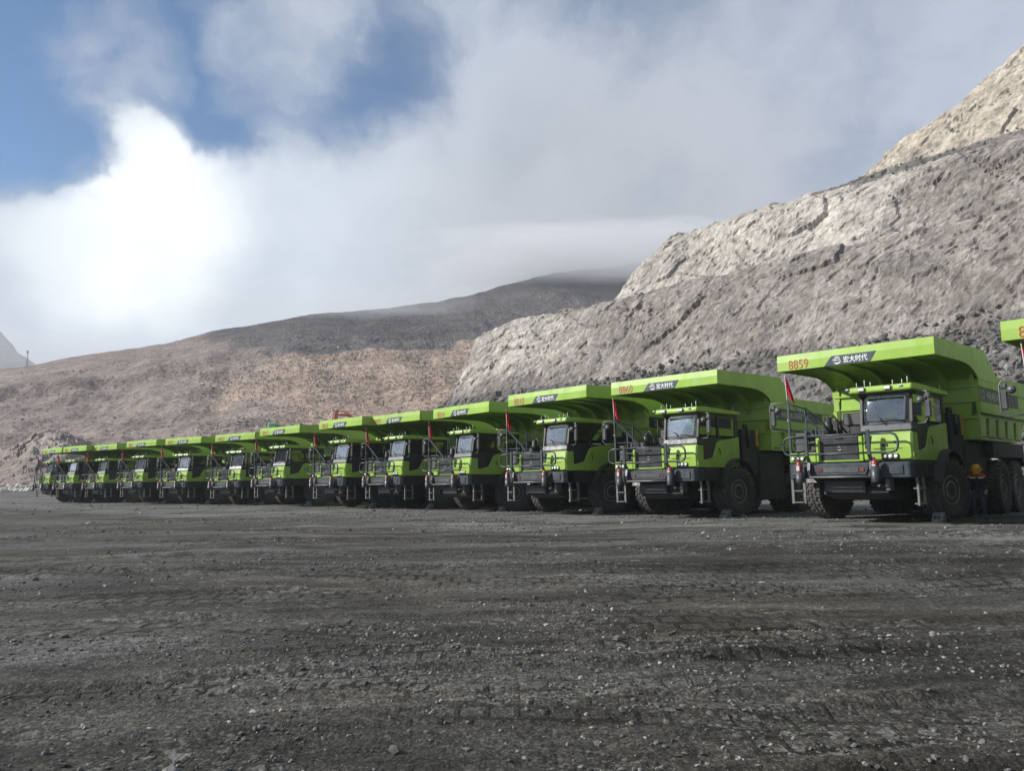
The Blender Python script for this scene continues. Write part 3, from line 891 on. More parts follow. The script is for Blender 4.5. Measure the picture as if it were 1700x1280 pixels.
def wheel(root, x, y, left, dual=False):
    w = empty('wheel', (x, y, TYRE_R - 0.015), parent=root)
    t = link('tyre', TYRE_ME, M['tyre'], w)
    t.rotation_euler = (0, random.uniform(0, 6), 0)
    if dual:
        t2 = link('tyre', TYRE_ME, M['tyre'], w)
        t2.location = (0, -0.56 if left else 0.56, 0)
    link('rim', RIM_L if left else RIM_R, M['rim'], w)
    return w

def front_text(name, body, y0, z0, w, h, x, mat, parent, ext=0.002, off=0.0):
    me = text_mesh(body, w, h, ext, off)
    place_mesh(me, Matrix(((0, 0, 1, x), (1, 0, 0, y0), (0, 1, 0, z0), (0, 0, 0, 1))))
    return link(name, me, mat, parent)

def side_text(name, body, x0, z0, w, h, y, mat, parent, ext=0.002):
    me = text_mesh(body, w, h, ext)
    place_mesh(me, Matrix(((-1, 0, 0, x0), (0, 0, 1, y), (0, 1, 0, z0), (0, 0, 0, 1))))
    return link(name, me, mat, parent)

def arc(cx, cy, r, a0, a1, n=10):
    return [(cx + r * math.cos(R(a0 + (a1 - a0) * k / n)), cy + r * math.sin(R(a0 + (a1 - a0) * k / n))) for k in range(n + 1)]

def logo_shapes(b, cy, cz, r, to3):
    """ring broken into two swooshes"""
    for a0, a1, wmax in ((35, 150, 0.22), (205, 345, 0.34)):
        outer = arc(cy, cz, r, a0, a1, 14)
        inner = []
        for k in range(15):
            t = k / 14
            a = R(a0 + (a1 - a0) * t)
            rr = r * (1 - wmax * math.sin(math.pi * min(1, max(0, t))) - 0.02)
            inner.append((cy + rr * math.cos(a), cz + rr * math.sin(a)))
        for k in range(14):
            q = [outer[k], outer[k + 1], inner[k + 1], inner[k]]
            b.bm.faces.new([b.bm.verts.new(to3(p)) for p in q])

def make_truck(full=True):
    root = empty('mining_truck')
    P = lambda b, name, mat, par=None: b.obj(name, M[mat], par or root)
    # --- chassis
    b = B()
    for s in (-1, 1):
        b.span(0.35, -9.3, s * 0.42, s * 0.60, 0.98, 1.38)
    for x in (0.1, -0.9, -2.8, -4.5, -6.0, -7.9, -9.2):
        b.span(x, x - 0.22, -0.42, 0.42, 1.02, 1.30)
    ch = P(b, 'chassis_frame', 'under')
    b = B(); b.tube([(AXLE_X, -1.4, 0.86), (AXLE_X, -0.7, 0.72), (AXLE_X, 0.7, 0.72), (AXLE_X, 1.4, 0.86)], 0.12, 8)
    b.tube([(AXLE_X + 0.45, -1.3, 0.78), (AXLE_X + 0.45, 1.3, 0.78)], 0.04, 6)
    P(b, 'axle', 'under', ch)
    for x in (-6.6, -8.4):
        b = B(); b.tube([(x, -1.2, 0.86), (x, 1.2, 0.86)], 0.17, 10); b.lathe([(0.0, -0.32), (0.30, -0.22), (0.36, 0), (0.30, 0.22), (0.0, 0.32)], 'x', 14, (x, 0, 0.86))
        P(b, 'axle', 'under', ch)
    b = B(); b.prism([(0.25, 0.98), (0.30, 0.78), (-0.4, 0.62), (-3.0, 0.62), (-3.4, 0.98)], -0.85, 0.85, 'y'); P(b, 'belly_plate', 'under', ch)
    # --- wheels
    for s in (-1, 1):
        wheel(root, AXLE_X, s * 1.58, s > 0)
        for x in (-6.6, -8.4):
            wheel(root, x, s * 1.72, s > 0, True)
    # --- bumper
    b = B()
    b.prism([(0.62, -1.66), (0.74, -1.56), (0.76, -0.95), (0.76, 0.95), (0.74, 1.56), (0.60, 1.66), (0.25, 1.66), (0.25, -1.66)], 1.21, 1.625, 'z', 0.025)
    bp = P(b, 'bumper', 'steel')
    b = B(); b.prism([(-0.80, 1.30), (0.50, 1.30), (0.62, 1.58), (-0.92, 1.58)], 0.755, 0.800, 'x', 0.008)
    cp = P(b, 'centre_panel', 'steel', bp)
    b = B(); b.span(0.795, 0.815, -0.62, 0.33, 1.36, 1.50, 0.01); P(b, 'louvre', 'grille', cp)
    for y in (-0.70, 0.42):
        b = B(); b.span(0.79, 0.818, y - 0.055, y + 0.055, 1.38, 1.49, 0.01); P(b, 'marker_lamp', 'amber', cp)
    for y0, y1 in ((-1.52, -1.12), (1.02, 1.42)):
        b = B(); b.span(0.745, 0.775, y0, y1, 1.30, 1.54, 0.012); P(b, 'bumper_step', 'steel', bp)
    # side skirt behind the bumper, under the door
    for s in (-1, 1):
        b = B(); b.span(0.60, -0.80, s * 1.66, s * 1.50, 1.22, 1.62, 0.02); P(b, 'side_skirt', 'black')
    # --- bull guard
    b = B()
    b.tube([(0.96, -0.98, 2.37), (0.96, 0.68, 2.37)], 0.028, 8)
    bg_ = P(b, 'bull_guard', 'steel')
    for y in (-0.98, 0.68):
        b = B(); b.tube([(0.83, y, 1.24), (0.88, y, 1.44), (0.83, y, 1.66), (0.96, y, 1.84), (0.96, y, 2.47)], 0.052, 4, square=True); P(b, 'guard_post', 'steel', bg_)
    for y0, y1, sg in ((-0.98, -1.64, -1), (0.68, 1.40, 1)):
        b = B()
        yo = y1
        b.tube([(0.96, y0, 2.36), (0.96, yo - sg * 0.16, 2.36), (0.96, yo - sg * 0.05, 2.31), (0.96, yo, 2.20), (0.96, yo, 2.02), (0.96, yo - sg * 0.05, 1.91), (0.96, yo - sg * 0.16, 1.87), (0.96, y0, 1.87)], 0.030, 8)
        P(b, 'guard_loop', 'steel', bg_)
    for z in (1.87,):
        b = B(); b.tube([(0.96, -0.98, z), (0.96, 0.68, z)], 0.028, 8); P(b, 'guard_bar', 'steel', bg_)
    b = B(); b.tube([(0.86, -0.98, 1.25), (0.86, 0.68, 1.25)], 0.028, 8); P(b, 'guard_bar', 'grey', bg_)
    # --- fire extinguishers on the guard posts
    for y, sh in ((-1.22, 1.0), (0.80, 1.0)):
        b = B()
        b.lathe([(0.0, 1.30), (0.075, 1.32), (0.085, 1.36), (0.085, 1.60), (0.06, 1.67), (0.028, 1.69), (0.028, 1.72), (0.0, 1.725)], 'z', 14, (0.96, y, 0))
        ex = P(b, 'fire_extinguisher', 'red')
        b = B(); b.box((0.985, y, 1.735), (0.09, 0.03, 0.025)); b.tube([(0.96, y + 0.02, 1.70), (0.97, y + 0.09, 1.66), (0.97, y + 0.10, 1.48)], 0.010, 6); P(b, 'valve', 'black', ex)
        b = B(); b.box((1.046, y, 1.50), (0.004, 0.085, 0.13)); P(b, 'extinguisher_label', 'letgrey', ex)
        b = B()
        h1 = 1.40 if y < 0 else 1.52
        b.lathe([(0.0, 1.10), (0.105, 1.10), (0.11, 1.12), (0.11, h1), (0.095, h1), (0.095, 1.14), (0, 1.14)], 'z', 14, (0.96, y, 0))
        b.span(0.76, 0.90, y - 0.03, y + 0.03, 1.20, 1.26)
        P(b, 'holder', 'steel', ex)
    # --- bonnet and radiator panel
    b = B()
    b.span(0.55, -2.2, -0.88, 0.40, 1.40, 2.34, 0.02)
    hd = P(b, 'bonnet', 'black')
    b = B()
    for k in range(10):
        z = 1.735 + k * 0.064
        b.box((0.632, -0.21, z), (0.034, 1.00, 0.050), 0, Matrix.Rotation(R(8), 3, 'Y'))
    b.span(0.56, 0.62, -0.72, 0.30, 1.70, 2.36)
    gr = P(b, 'radiator_grille', 'grille', hd)
    b = B(); logo_shapes(b, -0.20, 2.02, 0.055, lambda p: (0.672, p[0], p[1])); P(b, 'badge', 'letgrey', gr)
    b = B(); b.tube([(0.66, -0.33, 2.30), (0.70, -0.30, 2.30), (0.70, -0.12, 2.30), (0.66, -0.09, 2.30)], 0.010, 6); P(b, 'grille_handle', 'black', gr)
    b = B(); b.span(0.56, 0.665, -0.84, -0.735, 1.66, 2.33, 0.012); b.span(0.56, 0.665, 0.315, 0.415, 1.66, 2.33, 0.012); b.span(0.57, 0.66, -0.735, 0.315, 1.655, 1.70)
    P(b, 'grille_surround', 'green', hd)
    # driver-right headlamp housing
    b = B(); b.span(0.20, 0.66, -1.62, -0.85, 1.655, 1.93, 0.025); P(b, 'wing_panel', 'green', hd)
    def headlamps(y0, par):
        b = B(); b.span(0.655, 0.685, y0, y0 + 0.42, 1.70, 1.83, 0.02); hl = P(b, 'headlamp', 'black', par)
        for k in range(3):
            b = B(); b.lathe([(0.0, 0.672), (0.050, 0.676), (0.052, 0.70), (0.040, 0.712), (0.0, 0.718)], 'x', 14, (0, y0 + 0.075 + k * 0.135, 1.765)); P(b, 'lens', 'lamp', hl)
    headlamps(-1.58, hd)
    # --- deck with cooling gear beside the cab
    b = B(); b.span(0.56, -2.25, -1.64, 0.40, 2.352, 2.40, 0.01); dk = P(b, 'deck', 'steel')
    b = B(); b.span(-0.75, -1.35, -0.62, 0.34, 2.72, 3.08, 0.02); cl = P(b, 'cooler', 'grille', dk)
    for y in (-0.55, 0.28):
        b = B(); b.tube([(-1.0, y, 2.38), (-1.0, y, 2.74)], 0.025, 6); P(b, 'cooler_leg', 'black', cl)
    b = B(); b.tube([(-0.7, 0.36, 3.12), (-0.7, -0.66, 3.12), (-0.7, -0.66, 3.42)], 0.015, 6); b.tube([(-0.7, -0.66, 3.42), (-0.7, -0.66, 2.4)], 0.018, 6); P(b, 'cooler_rail', 'black', cl)
    b = B(); b.lathe([(0.0, 2.40), (0.13, 2.40), (0.13, 2.72), (0.10, 2.78), (0.10, 2.92), (0.0, 2.95)], 'z', 14, (-0.15, -0.80, 0)); b.lathe([(0, 2.4), (0.07, 2.4), (0.07, 2.82), (0, 2.84)], 'z', 10, (-0.35, -0.55, 0))
    b.tube([(-0.15, -0.80, 2.9), (-0.10, -0.62, 2.98), (-0.2, -0.5, 2.75), (-0.35, -0.35, 2.45)], 0.03, 8)
    P(b, 'pump', 'black', dk)
    b = B(); b.span(-1.6, -2.2, -1.5, 0.35, 2.40, 2.85, 0.03); P(b, 'equipment_box', 'black', dk)
    b = B(); b.span(-0.2, -1.1, -1.55, -0.95, 2.40, 2.62, 0.02); P(b, 'equipment_box', 'grille', dk)
    # --- stair and handrails on the driver-right corner
    b = B()
    b.tube([(0.60, -1.60, 1.93), (0.60, -1.60, 3.40), (0.38, -0.80, 2.56), (0.38, -0.80, 1.95)], 0.042, 4, square=True)
    st = P(b, 'stair_rail', 'steel')
    b = B(); b.tube([(0.48, -1.16, 1.95), (0.48, -1.16, 2.92)], 0.028, 4, square=True); b.tube([(0.42, -0.92, 1.95), (0.42, -0.92, 2.64)], 0.022, 4, square=True); P(b, 'rail_post', 'steel', st)
    b = B(); b.tube([(0.58, -1.60, 2.60), (0.46, -1.00, 2.60)], 0.024, 4, square=True); P(b, 'rail_bar', 'steel', st)
    b = B()
    b.tube([(-0.5, -1.60, 2.40), (-0.5, -1.60, 3.30), (-0.3, -0.9, 2.7)], 0.024, 4, square=True); b.tube([(0.60, -1.60, 3.36), (-0.5, -1.60, 3.26)], 0.020, 4, square=True)
    P(b, 'rail_bar', 'steel', st)
    b = B(); b.span(0.50, 0.53, -1.50, -1.20, 1.97, 2.50); b.span(0.40, 0.43, -1.14, -0.94, 1.97, 2.44); P(b, 'rail_panel', 'grille', st)
    b = B(); b.box((0.62, -1.60, 2.88), (0.05, 0.07, 0.06)); P(b, 'reflector', 'letgrey', st)
    for k, z in enumerate((1.98, 2.20)):
        b = B(); b.span(0.55, 0.15, -1.55, -0.92, z, z + 0.03); P(b, 'tread', 'grille', st)
    # ladders under the bumper
    def ladder(x0, x1, y, name='ladder'):
        b = B()
        for x in (x0, x1):
            b.prism([(x, 1.22), (x + 0.10, 1.22), (x + 0.04, 1.0), (x + 0.05, 0.50), (x - 0.05, 0.50), (x - 0.05, 1.0)], y, y + 0.05 if y > 0 else y - 0.05, 'y')
        ld = P(b, name, 'ladder')
        for z in (0.53, 0.92):
            b = B(); b.span(x0 + 0.0, x1 + 0.0, y - 0.09, y + 0.09, z, z + 0.035); P(b, 'rung', 'ladder', ld)
    ladder(0.46, 0.02, 1.62)
    b = B()
    for y in (-1.62, -1.28):
        b.prism([(y - 0.035, 1.22), (y + 0.035, 1.22), (y + 0.035, 0.52), (y - 0.035, 0.52)], 0.52, 0.58, 'x')
    ld = P(b, 'ladder', 'ladder')
    for z in (0.54, 0.86):
        b = B(); b.span(0.45, 0.62, -1.585, -1.315, z, z + 0.03); P(b, 'rung', 'grey', ld)
    # --- lower cooling pack and tow gear
    b = B(); b.span(0.42, 0.05, -0.78, 0.32, 0.82, 1.16, 0.02); lp = P(b, 'lower_cooler', 'steel')
    for k in range(4):
        b = B(); b.box((0.435, -0.23, 0.90 + k * 0.062), (0.04, 0.98, 0.022), 0, Matrix.Rotation(R(20), 3, 'Y')); P(b, 'slat', 'grey', lp)
    b = B(); b.span(0.50, 0.20, 0.86, 0.98, 0.88, 1.20, 0.01); b.tube([(0.62, 0.74, 1.02), (0.35, 0.74, 1.02)], 0.035, 8); b.tube([(0.35, 0.74, 1.02), (0.35, 0.95, 0.95)], 0.05, 6); P(b, 'tow_bracket', 'grey')
    # --- cab
    b = B()
    b.prism([(0.20, 1.655), (0.66, 1.655), (0.68, 2.05), (0.62, 2.415), (0.20, 2.415)], 0.425, 1.655, 'y', 0.05)
    cb = P(b, 'cab', 'green')
    b = B(); b.prism([(0.20, 2.42), (0.63, 2.42), (0.545, 2.625), (0.20, 2.625)], 0.345, 1.66, 'y', 0.03); P(b, 'cowl', 'steel', cb)
    b = B(); b.span(0.672, 0.690, 0.90, 1.06, 2.02, 2.10, 0.008); P(b, 'grab_slot', 'black', cb)
    b = B(); b.span(0.662, 0.695, 0.48, 0.63, 1.98, 2.36, 0.015); P(b, 'front_step_slot', 'steel', cb)
    b = B(); b.span(0.671, 0.688, 1.22, 1.26, 2.10, 2.16); P(b, 'latch', 'black', cb)
    b = B(); b.span(0.655, 0.680, 0.86, 1.58, 1.665, 1.685); P(b, 'panel_gap', 'black', cb)
    b = B(); b.span(0.669, 0.690, 0.70, 1.40, 1.965, 1.975); P(b, 'panel_gap', 'black', cb)
    headlamps(0.90, cb)
    # cage: floor, rear wall, posts
    b = B()
    b.span(0.20, -2.15, 0.45, 1.60, 1.60, 1.70)
    b.span(-2.10, -2.20, 0.43, 1.64, 1.70, 3.46)
    for y in (0.375, 1.62):
        b.tube([(0.51, y, 2.60), (0.37, y, 3.47)], 0.045, 4, square=True)
        b.tube([(-0.78, y, 2.60), (-0.78, y, 3.47)], 0.065, 4, square=True)
        b.span(0.50, -2.15, y - 0.04, y + 0.035, 3.38, 3.48)
    b.span(0.44, 0.36, 0.38, 1.62, 3.40, 3.48)
    P(b, 'cab_frame', 'black', cb)
    # left side wall: black door band over a green panel
    b = B(); b.span(0.58, -2.18, 1.60, 1.645, 1.66, 2.66, 0.005); b.span(-1.95, -2.18, 1.60, 1.648, 2.66, 3.46); b.span(0.50, -2.18, 0.35, 0.40, 2.40, 2.66)
    P(b, 'door_band', 'black', cb)
    b = B(); b.prism([(0.63, 1.66), (0.63, 1.86), (-0.02, 1.93), (-0.34, 2.00), (-0.62, 2.46), (-0.80, 2.56), (-2.21, 2.72), (-2.21, 1.66)], 1.600, 1.668, 'y', 0.008)
    dr = P(b, 'door', 'green', cb)
    b = B(); b.tube([(-0.75, 1.68, 2.30), (-0.78, 1.70, 2.22), (-0.78, 1.70, 2.08)], 0.015, 6); P(b, 'handle', 'black', dr)
    # glazing
    def pane(q, par, name='window'):
        b = B()
        vs = [Vector(p) for p in q]
        n = (vs[1] - vs[0]).cross(vs[2] - vs[0]).normalized() * 0.008
        lo = [b.bm.verts.new(v - n) for v in vs]; hi = [b.bm.verts.new(v + n) for v in vs]
        fs = [b.bm.faces.new(lo), b.bm.faces.new(hi[::-1])]
        for i in range(4):
            fs.append(b.bm.faces.new((lo[i], hi[i], hi[(i + 1) % 4], lo[(i + 1) % 4])))
        bmesh.ops.recalc_face_normals(b.bm, faces=fs)
        return P(b, name, 'side_glass', par)
    b = B()
    gv = []
    for i in range(9):
        t = i / 8
        for j in range(9):
            q = j / 8 * 2 - 1
            bul = 0.055 * (1 - q * q) + 0.03 * (1 - (2 * t - 1) ** 2)
            gv.append(b.bm.verts.new((0.520 - 0.135 * t + bul - 0.03, 1.00 + q * (0.605 - 0.01 * t), 2.625 + 0.785 * t)))
    for i in range(8):
        for j in range(8):
            f = b.bm.faces.new((gv[i * 9 + j], gv[i * 9 + j + 1], gv[i * 9 + j + 10], gv[i * 9 + j + 9])); f.smooth = True
    bmesh.ops.solidify(b.bm, geom=b.bm.faces[:], thickness=0.008)
    ws = P(b, 'windscreen', 'glass', cb)
    b = B()
    b.tube([(0.60, 1.00, 2.60), (0.565, 0.86, 2.78), (0.545, 0.74, 2.86)], 0.014, 6); b.tube([(0.575, 1.42, 2.66), (0.565, 1.22, 2.74), (0.560, 0.98, 2.76)], 0.012, 6)
    P(b, 'wiper', 'black', ws)
    pane([(0.42, 1.625, 2.68), (-0.72, 1.625, 2.68), (-0.72, 1.625, 3.37), (0.34, 1.625, 3.37)], cb)
    pane([(-0.86, 1.625, 2.72), (-1.93, 1.625, 2.72), (-1.93, 1.625, 3.37), (-0.86, 1.625, 3.37)], cb)
    pane([(0.42, 0.375, 2.68), (-0.72, 0.375, 2.68), (-0.72, 0.375, 3.37), (0.34, 0.375, 3.37)], cb)
    # interior
    b = B(); b.span(-0.55, -1.10, 0.78, 1.30, 1.95, 2.25, 0.05); b.box((-1.12, 1.04, 2.62), (0.14, 0.50, 0.75), 0.05, Matrix.Rotation(R(-8), 3, 'Y')); b.box((-1.16, 1.04, 3.08), (0.10, 0.26, 0.18), 0.04)
    P(b, 'seat', 'seat', cb)
    b = B(); b.tube([(-0.02 + 0.08 * math.sin(a), 1.04 + 0.21 * math.cos(a), 2.66 + 0.19 * math.sin(a)) for a in (2 * math.pi * k / 18 for k in range(18))], 0.016, 6, closed=True)
    b.tube([(0.30, 1.04, 2.40), (-0.02, 1.04, 2.66)], 0.03, 6); b.box((-0.02, 1.04, 2.66), (0.04, 0.38, 0.04)); P(b, 'steering_wheel', 'black', cb)
    b = B(); b.span(0.48, 0.05, 0.48, 1.58, 2.30, 2.60, 0.05); P(b, 'dashboard', 'black', cb)
    # roof
    b = B()
    b.prism([(0.72, 3.46), (0.76, 3.50), (0.70, 3.63), (0.10, 3.665), (-2.20, 3.62), (-2.28, 3.56), (-2.28, 3.485)], 0.18, 1.76, 'y', 0.03)
    rf = P(b, 'roof', 'green', cb)
    for y in (0.52, 1.18):
        b = B(); b.span(0.745, 0.790, y - 0.09, y + 0.09, 3.50, 3.61, 0.012); l = P(b, 'work_lamp', 'black', rf)
        b = B(); b.span(0.785, 0.800, y - 0.075, y + 0.075, 3.515, 3.595); P(b, 'lens', 'lamp', l)
    for y in (0.15, 1.50):
        b = B(); b.box((0.72, y, 3.575), (0.12, 0.10, 0.055), 0.02); P(b, 'marker_lamp', 'letgrey', rf)
    for x, y, h in ((0.60, 0.35, 0.10), (0.58, 0.55, 0.16), (0.58, 0.70, 0.09), (0.55, 1.25, 0.10), (0.55, 1.48, 0.10), (0.45, 1.58, 0.17), (-1.9, 1.66, 0.12)):
        b = B(); b.tube([(x, y, 3.62), (x, y, 3.66 + h)], 0.012, 6); P(b, 'antenna', 'letgrey', rf)
    # mirrors
    def mirror(s):
        y0 = 1.66 * s
        y1 = (2.02 if s > 0 else -2.12) * 1.0 if s > 0 else -2.12
        x = 0.52 if s > 0 else 0.55
        b = B()
        if s > 0:
            pts = [(0.30, 1.66, 3.40), (0.44, 1.80, 3.42), (0.50, y1, 3.40), (0.52, y1 + 0.04, 3.25), (0.50, y1, 2.72), (0.46, y1 - 0.08, 2.60), (0.40, 1.66, 2.60)]
        else:
            pts = [(0.45, -1.60, 3.36), (0.52, -1.85, 3.40), (0.56, y1, 3.40), (0.58, y1 - 0.05, 3.28), (0.58, y1 - 0.05, 2.68), (0.55, y1 + 0.05, 2.58), (0.45, -1.60, 2.62)]
        b.tube(pts, 0.016, 6)
        mr = P(b, 'mirror', 'grey')
        b = B(); yy = y1 + (0.02 if s > 0 else 0.03)
        b.box((x, yy, 2.95), (0.09, 0.15, 0.44), 0.03); b.box((x, yy, 3.28), (0.08, 0.15, 0.14), 0.03); P(b, 'mirror_head', 'mirror', mr)
        b = B(); b.lathe([(0.0, -0.03), (0.09, -0.03), (0.10, 0.0), (0.06, 0.05), (0.0, 0.06)], 'x', 14, (x + 0.05, yy - s * 0.16, 3.18)); P(b, 'round_mirror', 'mirror', mr)
    mirror(1); mirror(-1)
    # fenders
    for s in (-1, 1):
        outer = arc(AXLE_X, 0.86, 1.12, 12, 158, 14)
        inner = arc(AXLE_X, 0.86, 1.07, 158, 12, 14)
        b = B(); b.prism(outer + inner, s * 1.30, s * 1.90, 'y', 0.0); P(b, 'fender', 'black')
    # --- battery pack and posts behind the cab
    b = B(); b.span(-2.42, -3.62, -1.70, 1.70, 1.40, 3.02, 0.03); bt = P(b, 'battery_pack', 'under')
    b = B(); b.span(-3.40, -3.58, 1.70, 1.735, 2.42, 3.04); P(b, 'warning_plate', 'yellow', bt)
    b = B(); b.tube([(-2.95, 1.55, 3.0), (-2.95, 1.55, 3.22)], 0.09, 10); b.tube([(-2.75, 1.76, 2.4), (-2.75, 1.76, 3.0)], 0.05, 8); P(b, 'breather', 'black', bt)
    b = B(); b.span(-3.7, -9.0, -1.05, 1.05, 1.40, 2.24, 0.03); P(b, 'subframe', 'under')
    for s in (-1, 1):
        b = B(); b.span(-3.55, -5.62, s * 1.0, s * 1.74, 0.50, 2.24, 0.03); P(b, 'side_tank', 'under')
        b = B(); b.prism([(-5.64, 2.25), (-9.6, 2.25), (-9.6, 1.5), (-9.3, 1.80), (-5.64, 1.80)], s * 1.30, s * 1.95, 'y'); P(b, 'rear_fender', 'under')
    # --- dump body
    b = B()
    arch = [(0.0, 4.40), (-2.2, 4.44), (-2.75, 4.43), (-3.15, 4.38), (-3.5, 4.29), (-3.75, 4.18), (-3.92, 4.06)]
    top = [(0.0, 4.40), (0.0, 4.66), (-0.025, 4.87), (-4.75, 5.02), (-5.85, 4.36), (-5.85, 4.06)]
    side = top + arch[::-1][:-1]
    # canopy side plates
    b.prism(side, 2.11, 2.15, 'y')
    b.prism(side, -2.15, -2.11, 'y')
    # front rim, folded
    b.prism([(0.0, 4.40), (0.0, 4.66), (-0.025, 4.87), (-0.10, 4.87), (-0.05, 4.66), (-0.05, 4.40)], -2.11, 2.11, 'y')
    # roof sheet and curved underside
    b.prism([(-0.10, 4.868), (-4.75, 5.018), (-5.85, 4.358), (-5.85, 4.30), (-4.72, 4.96), (-0.10, 4.80)], -2.11, 2.11, 'y')
    und = [(x, z + 0.07) for x, z in arch]
    b.prism([(-0.06, 4.55)] + [(x, z + 0.10) for x, z in arch[1:]] + [(x + 0.02, z + 0.16) for x, z in arch[1:][::-1]] + [(-0.06, 4.60)], -2.11, 2.11, 'y')
    db = P(b, 'dump_body', 'green')
    for y in (-1.25, -0.42, 0.42, 1.25):
        b = B(); b.prism([(-0.30, 4.55), (-0.30, 4.50), (-2.4, 4.46), (-3.2, 4.30), (-3.95, 3.60), (-4.0, 4.1), (-3.2, 4.50), (-2.4, 4.57)], y - 0.05, y + 0.05, 'y'); P(b, 'gusset', 'green', db)
    b = B(); b.prism([(-3.92, 4.10), (-4.05, 4.10), (-3.98, 2.30), (-3.84, 2.30)], -2.10, 2.10, 'y'); fw = P(b, 'front_wall', 'green', db)
    b = B()
    for z in (3.86, 3.42, 2.92):
        b.box((-3.90, 0, z), (0.14, 4.16, 0.07), 0.015)
    P(b, 'stiffener', 'green', fw)
    for s in (-1, 1):
        b = B(); b.span(-3.86, -9.9, s * 2.04, s * 2.12, 3.42, 3.84); b.span(-3.86, -9.9, s * 1.92, s * 2.04, 2.95, 4.3)
        sw = P(b, 'side_wall', 'green', db)
        b = B(); b.prism([(-3.88, 3.84), (-3.88, 4.055), (-5.86, 4.055), (-5.86, 4.30), (-9.95, 4.36), (-9.95, 3.84)], s * 2.04, s * 2.155, 'y', 0.012); P(b, 'side_rail', 'green', sw)
        b = B(); b.prism([(s * 2.04, 3.42), (s * 2.16, 3.40), (s * 2.16, 3.08), (s * 1.90, 2.98), (s * 1.90, 3.42)], -3.86, -9.9, 'x'); P(b, 'side_rail', 'green', sw)
        b = B(); b.span(-3.90, -8.6, s * 2.12, s * 2.128, 3.43, 3.83); pn = P(b, 'name_panel', 'panel', sw)
        if s > 0:
            b = B(); logo_shapes(b, 0, 0, 0.13, lambda p: (-4.35 - p[0], 2.1315, 3.63 + p[1])); P(b, 'logo', 'letgrey', pn)
            side_text('lettering', '纯电动矿车', -4.75, 3.51, 2.55, 0.25, 2.130, M['letgrey'], pn)
        b = B(); b.prism([(-3.90, 2.30), (-3.86, 2.98), (-9.9, 2.98), (-9.6, 2.75), (-8.6, 2.30)], s * 1.86, s * 1.97, 'y'); P(b, 'lower_wall', 'green', sw)
        for x in (-4.0, -5.1, -6.2, -7.3, -8.4):
            b = B(); b.prism([(s * 1.95, 2.34), (s * 2.01, 2.40), (s * 2.05, 2.99), (s * 1.95, 2.99)], x, x - 0.78, 'x'); P(b, 'rib', 'green', sw)
        b = B()
        for x in (-4.86, -4.94, -5.02, -5.96, -6.04, -6.12):
            b.box((x, s * 1.972, 2.52), (0.05, 0.02, 0.05))
        P(b, 'rivet', 'under', sw)
    b = B(); b.prism([(-3.9, 2.28), (-3.9, 2.36), (-8.6, 2.36), (-9.85, 3.0), (-9.85, 2.92), (-8.6, 2.28)], -1.9, 1.9, 'y'); P(b, 'floor_plate', 'green', db)
    # front lettering on the rim
    b = B(); b.prism([(-0.74, 4.402), (0.53, 4.402), (0.70, 4.675), (-0.52, 4.675)], 0.0, 0.008, 'x'); np_ = P(b, 'name_panel', 'panel', db)
    b = B(); logo_shapes(b, -0.36, 4.535, 0.105, lambda p: (0.0105, p[0], p[1])); P(b, 'logo', 'white', np_)
    front_text('lettering', 'HATL', -0.475, 4.515, 0.22, 0.075, 0.0105, M['white'], np_, 0.002)
    front_text('lettering', '宏大时代', -0.19, 4.445, 0.66, 0.185, 0.0105, M['white'], np_, 0.002, 0.006)
    # --- flag on the corner post
    b = B(); b.tube([(0.60, -1.62, 3.20), (0.60, -1.62, 3.45), (0.585, -1.66, 4.20)], 0.011, 6); fl = P(b, 'flag', 'letgrey')
    b = B()
    cols, rows = 9, 9
    vs = []
    for i in range(rows):
        t = i / (rows - 1)
        for j in range(cols):
            q = j / (cols - 1)
            z = 4.17 - 0.56 * t - 0.22 * q * (0.4 + t)
            wid = 0.04 + 0.20 * t
            y = -1.657 + 0.035 * t + wid * q
            x = 0.586 + 0.06 * math.sin(11 * q + 2.5 * t) * (0.2 + q)
            vs.append(b.bm.verts.new((x, y, z)))
    for i in range(rows - 1):
        for j in range(cols - 1):
            f = b.bm.faces.new((vs[i * cols + j], vs[i * cols + j + 1], vs[(i + 1) * cols + j + 1], vs[(i + 1) * cols + j])); f.smooth = True
    ext = bmesh.ops.solidify(b.bm, geom=b.bm.faces[:], thickness=0.006)
    P(b, 'flag_cloth', 'flag', fl)
    return root

def kids(o):
    return [c for c in bpy.data.objects if c.parent == o]

def copy_tree(o, table, parent=None):
    c = o.copy()
    COL.objects.link(c)
    c.parent = parent
    for ch in table.get(o.name, []):
        copy_tree(ch, table, c)
    return c

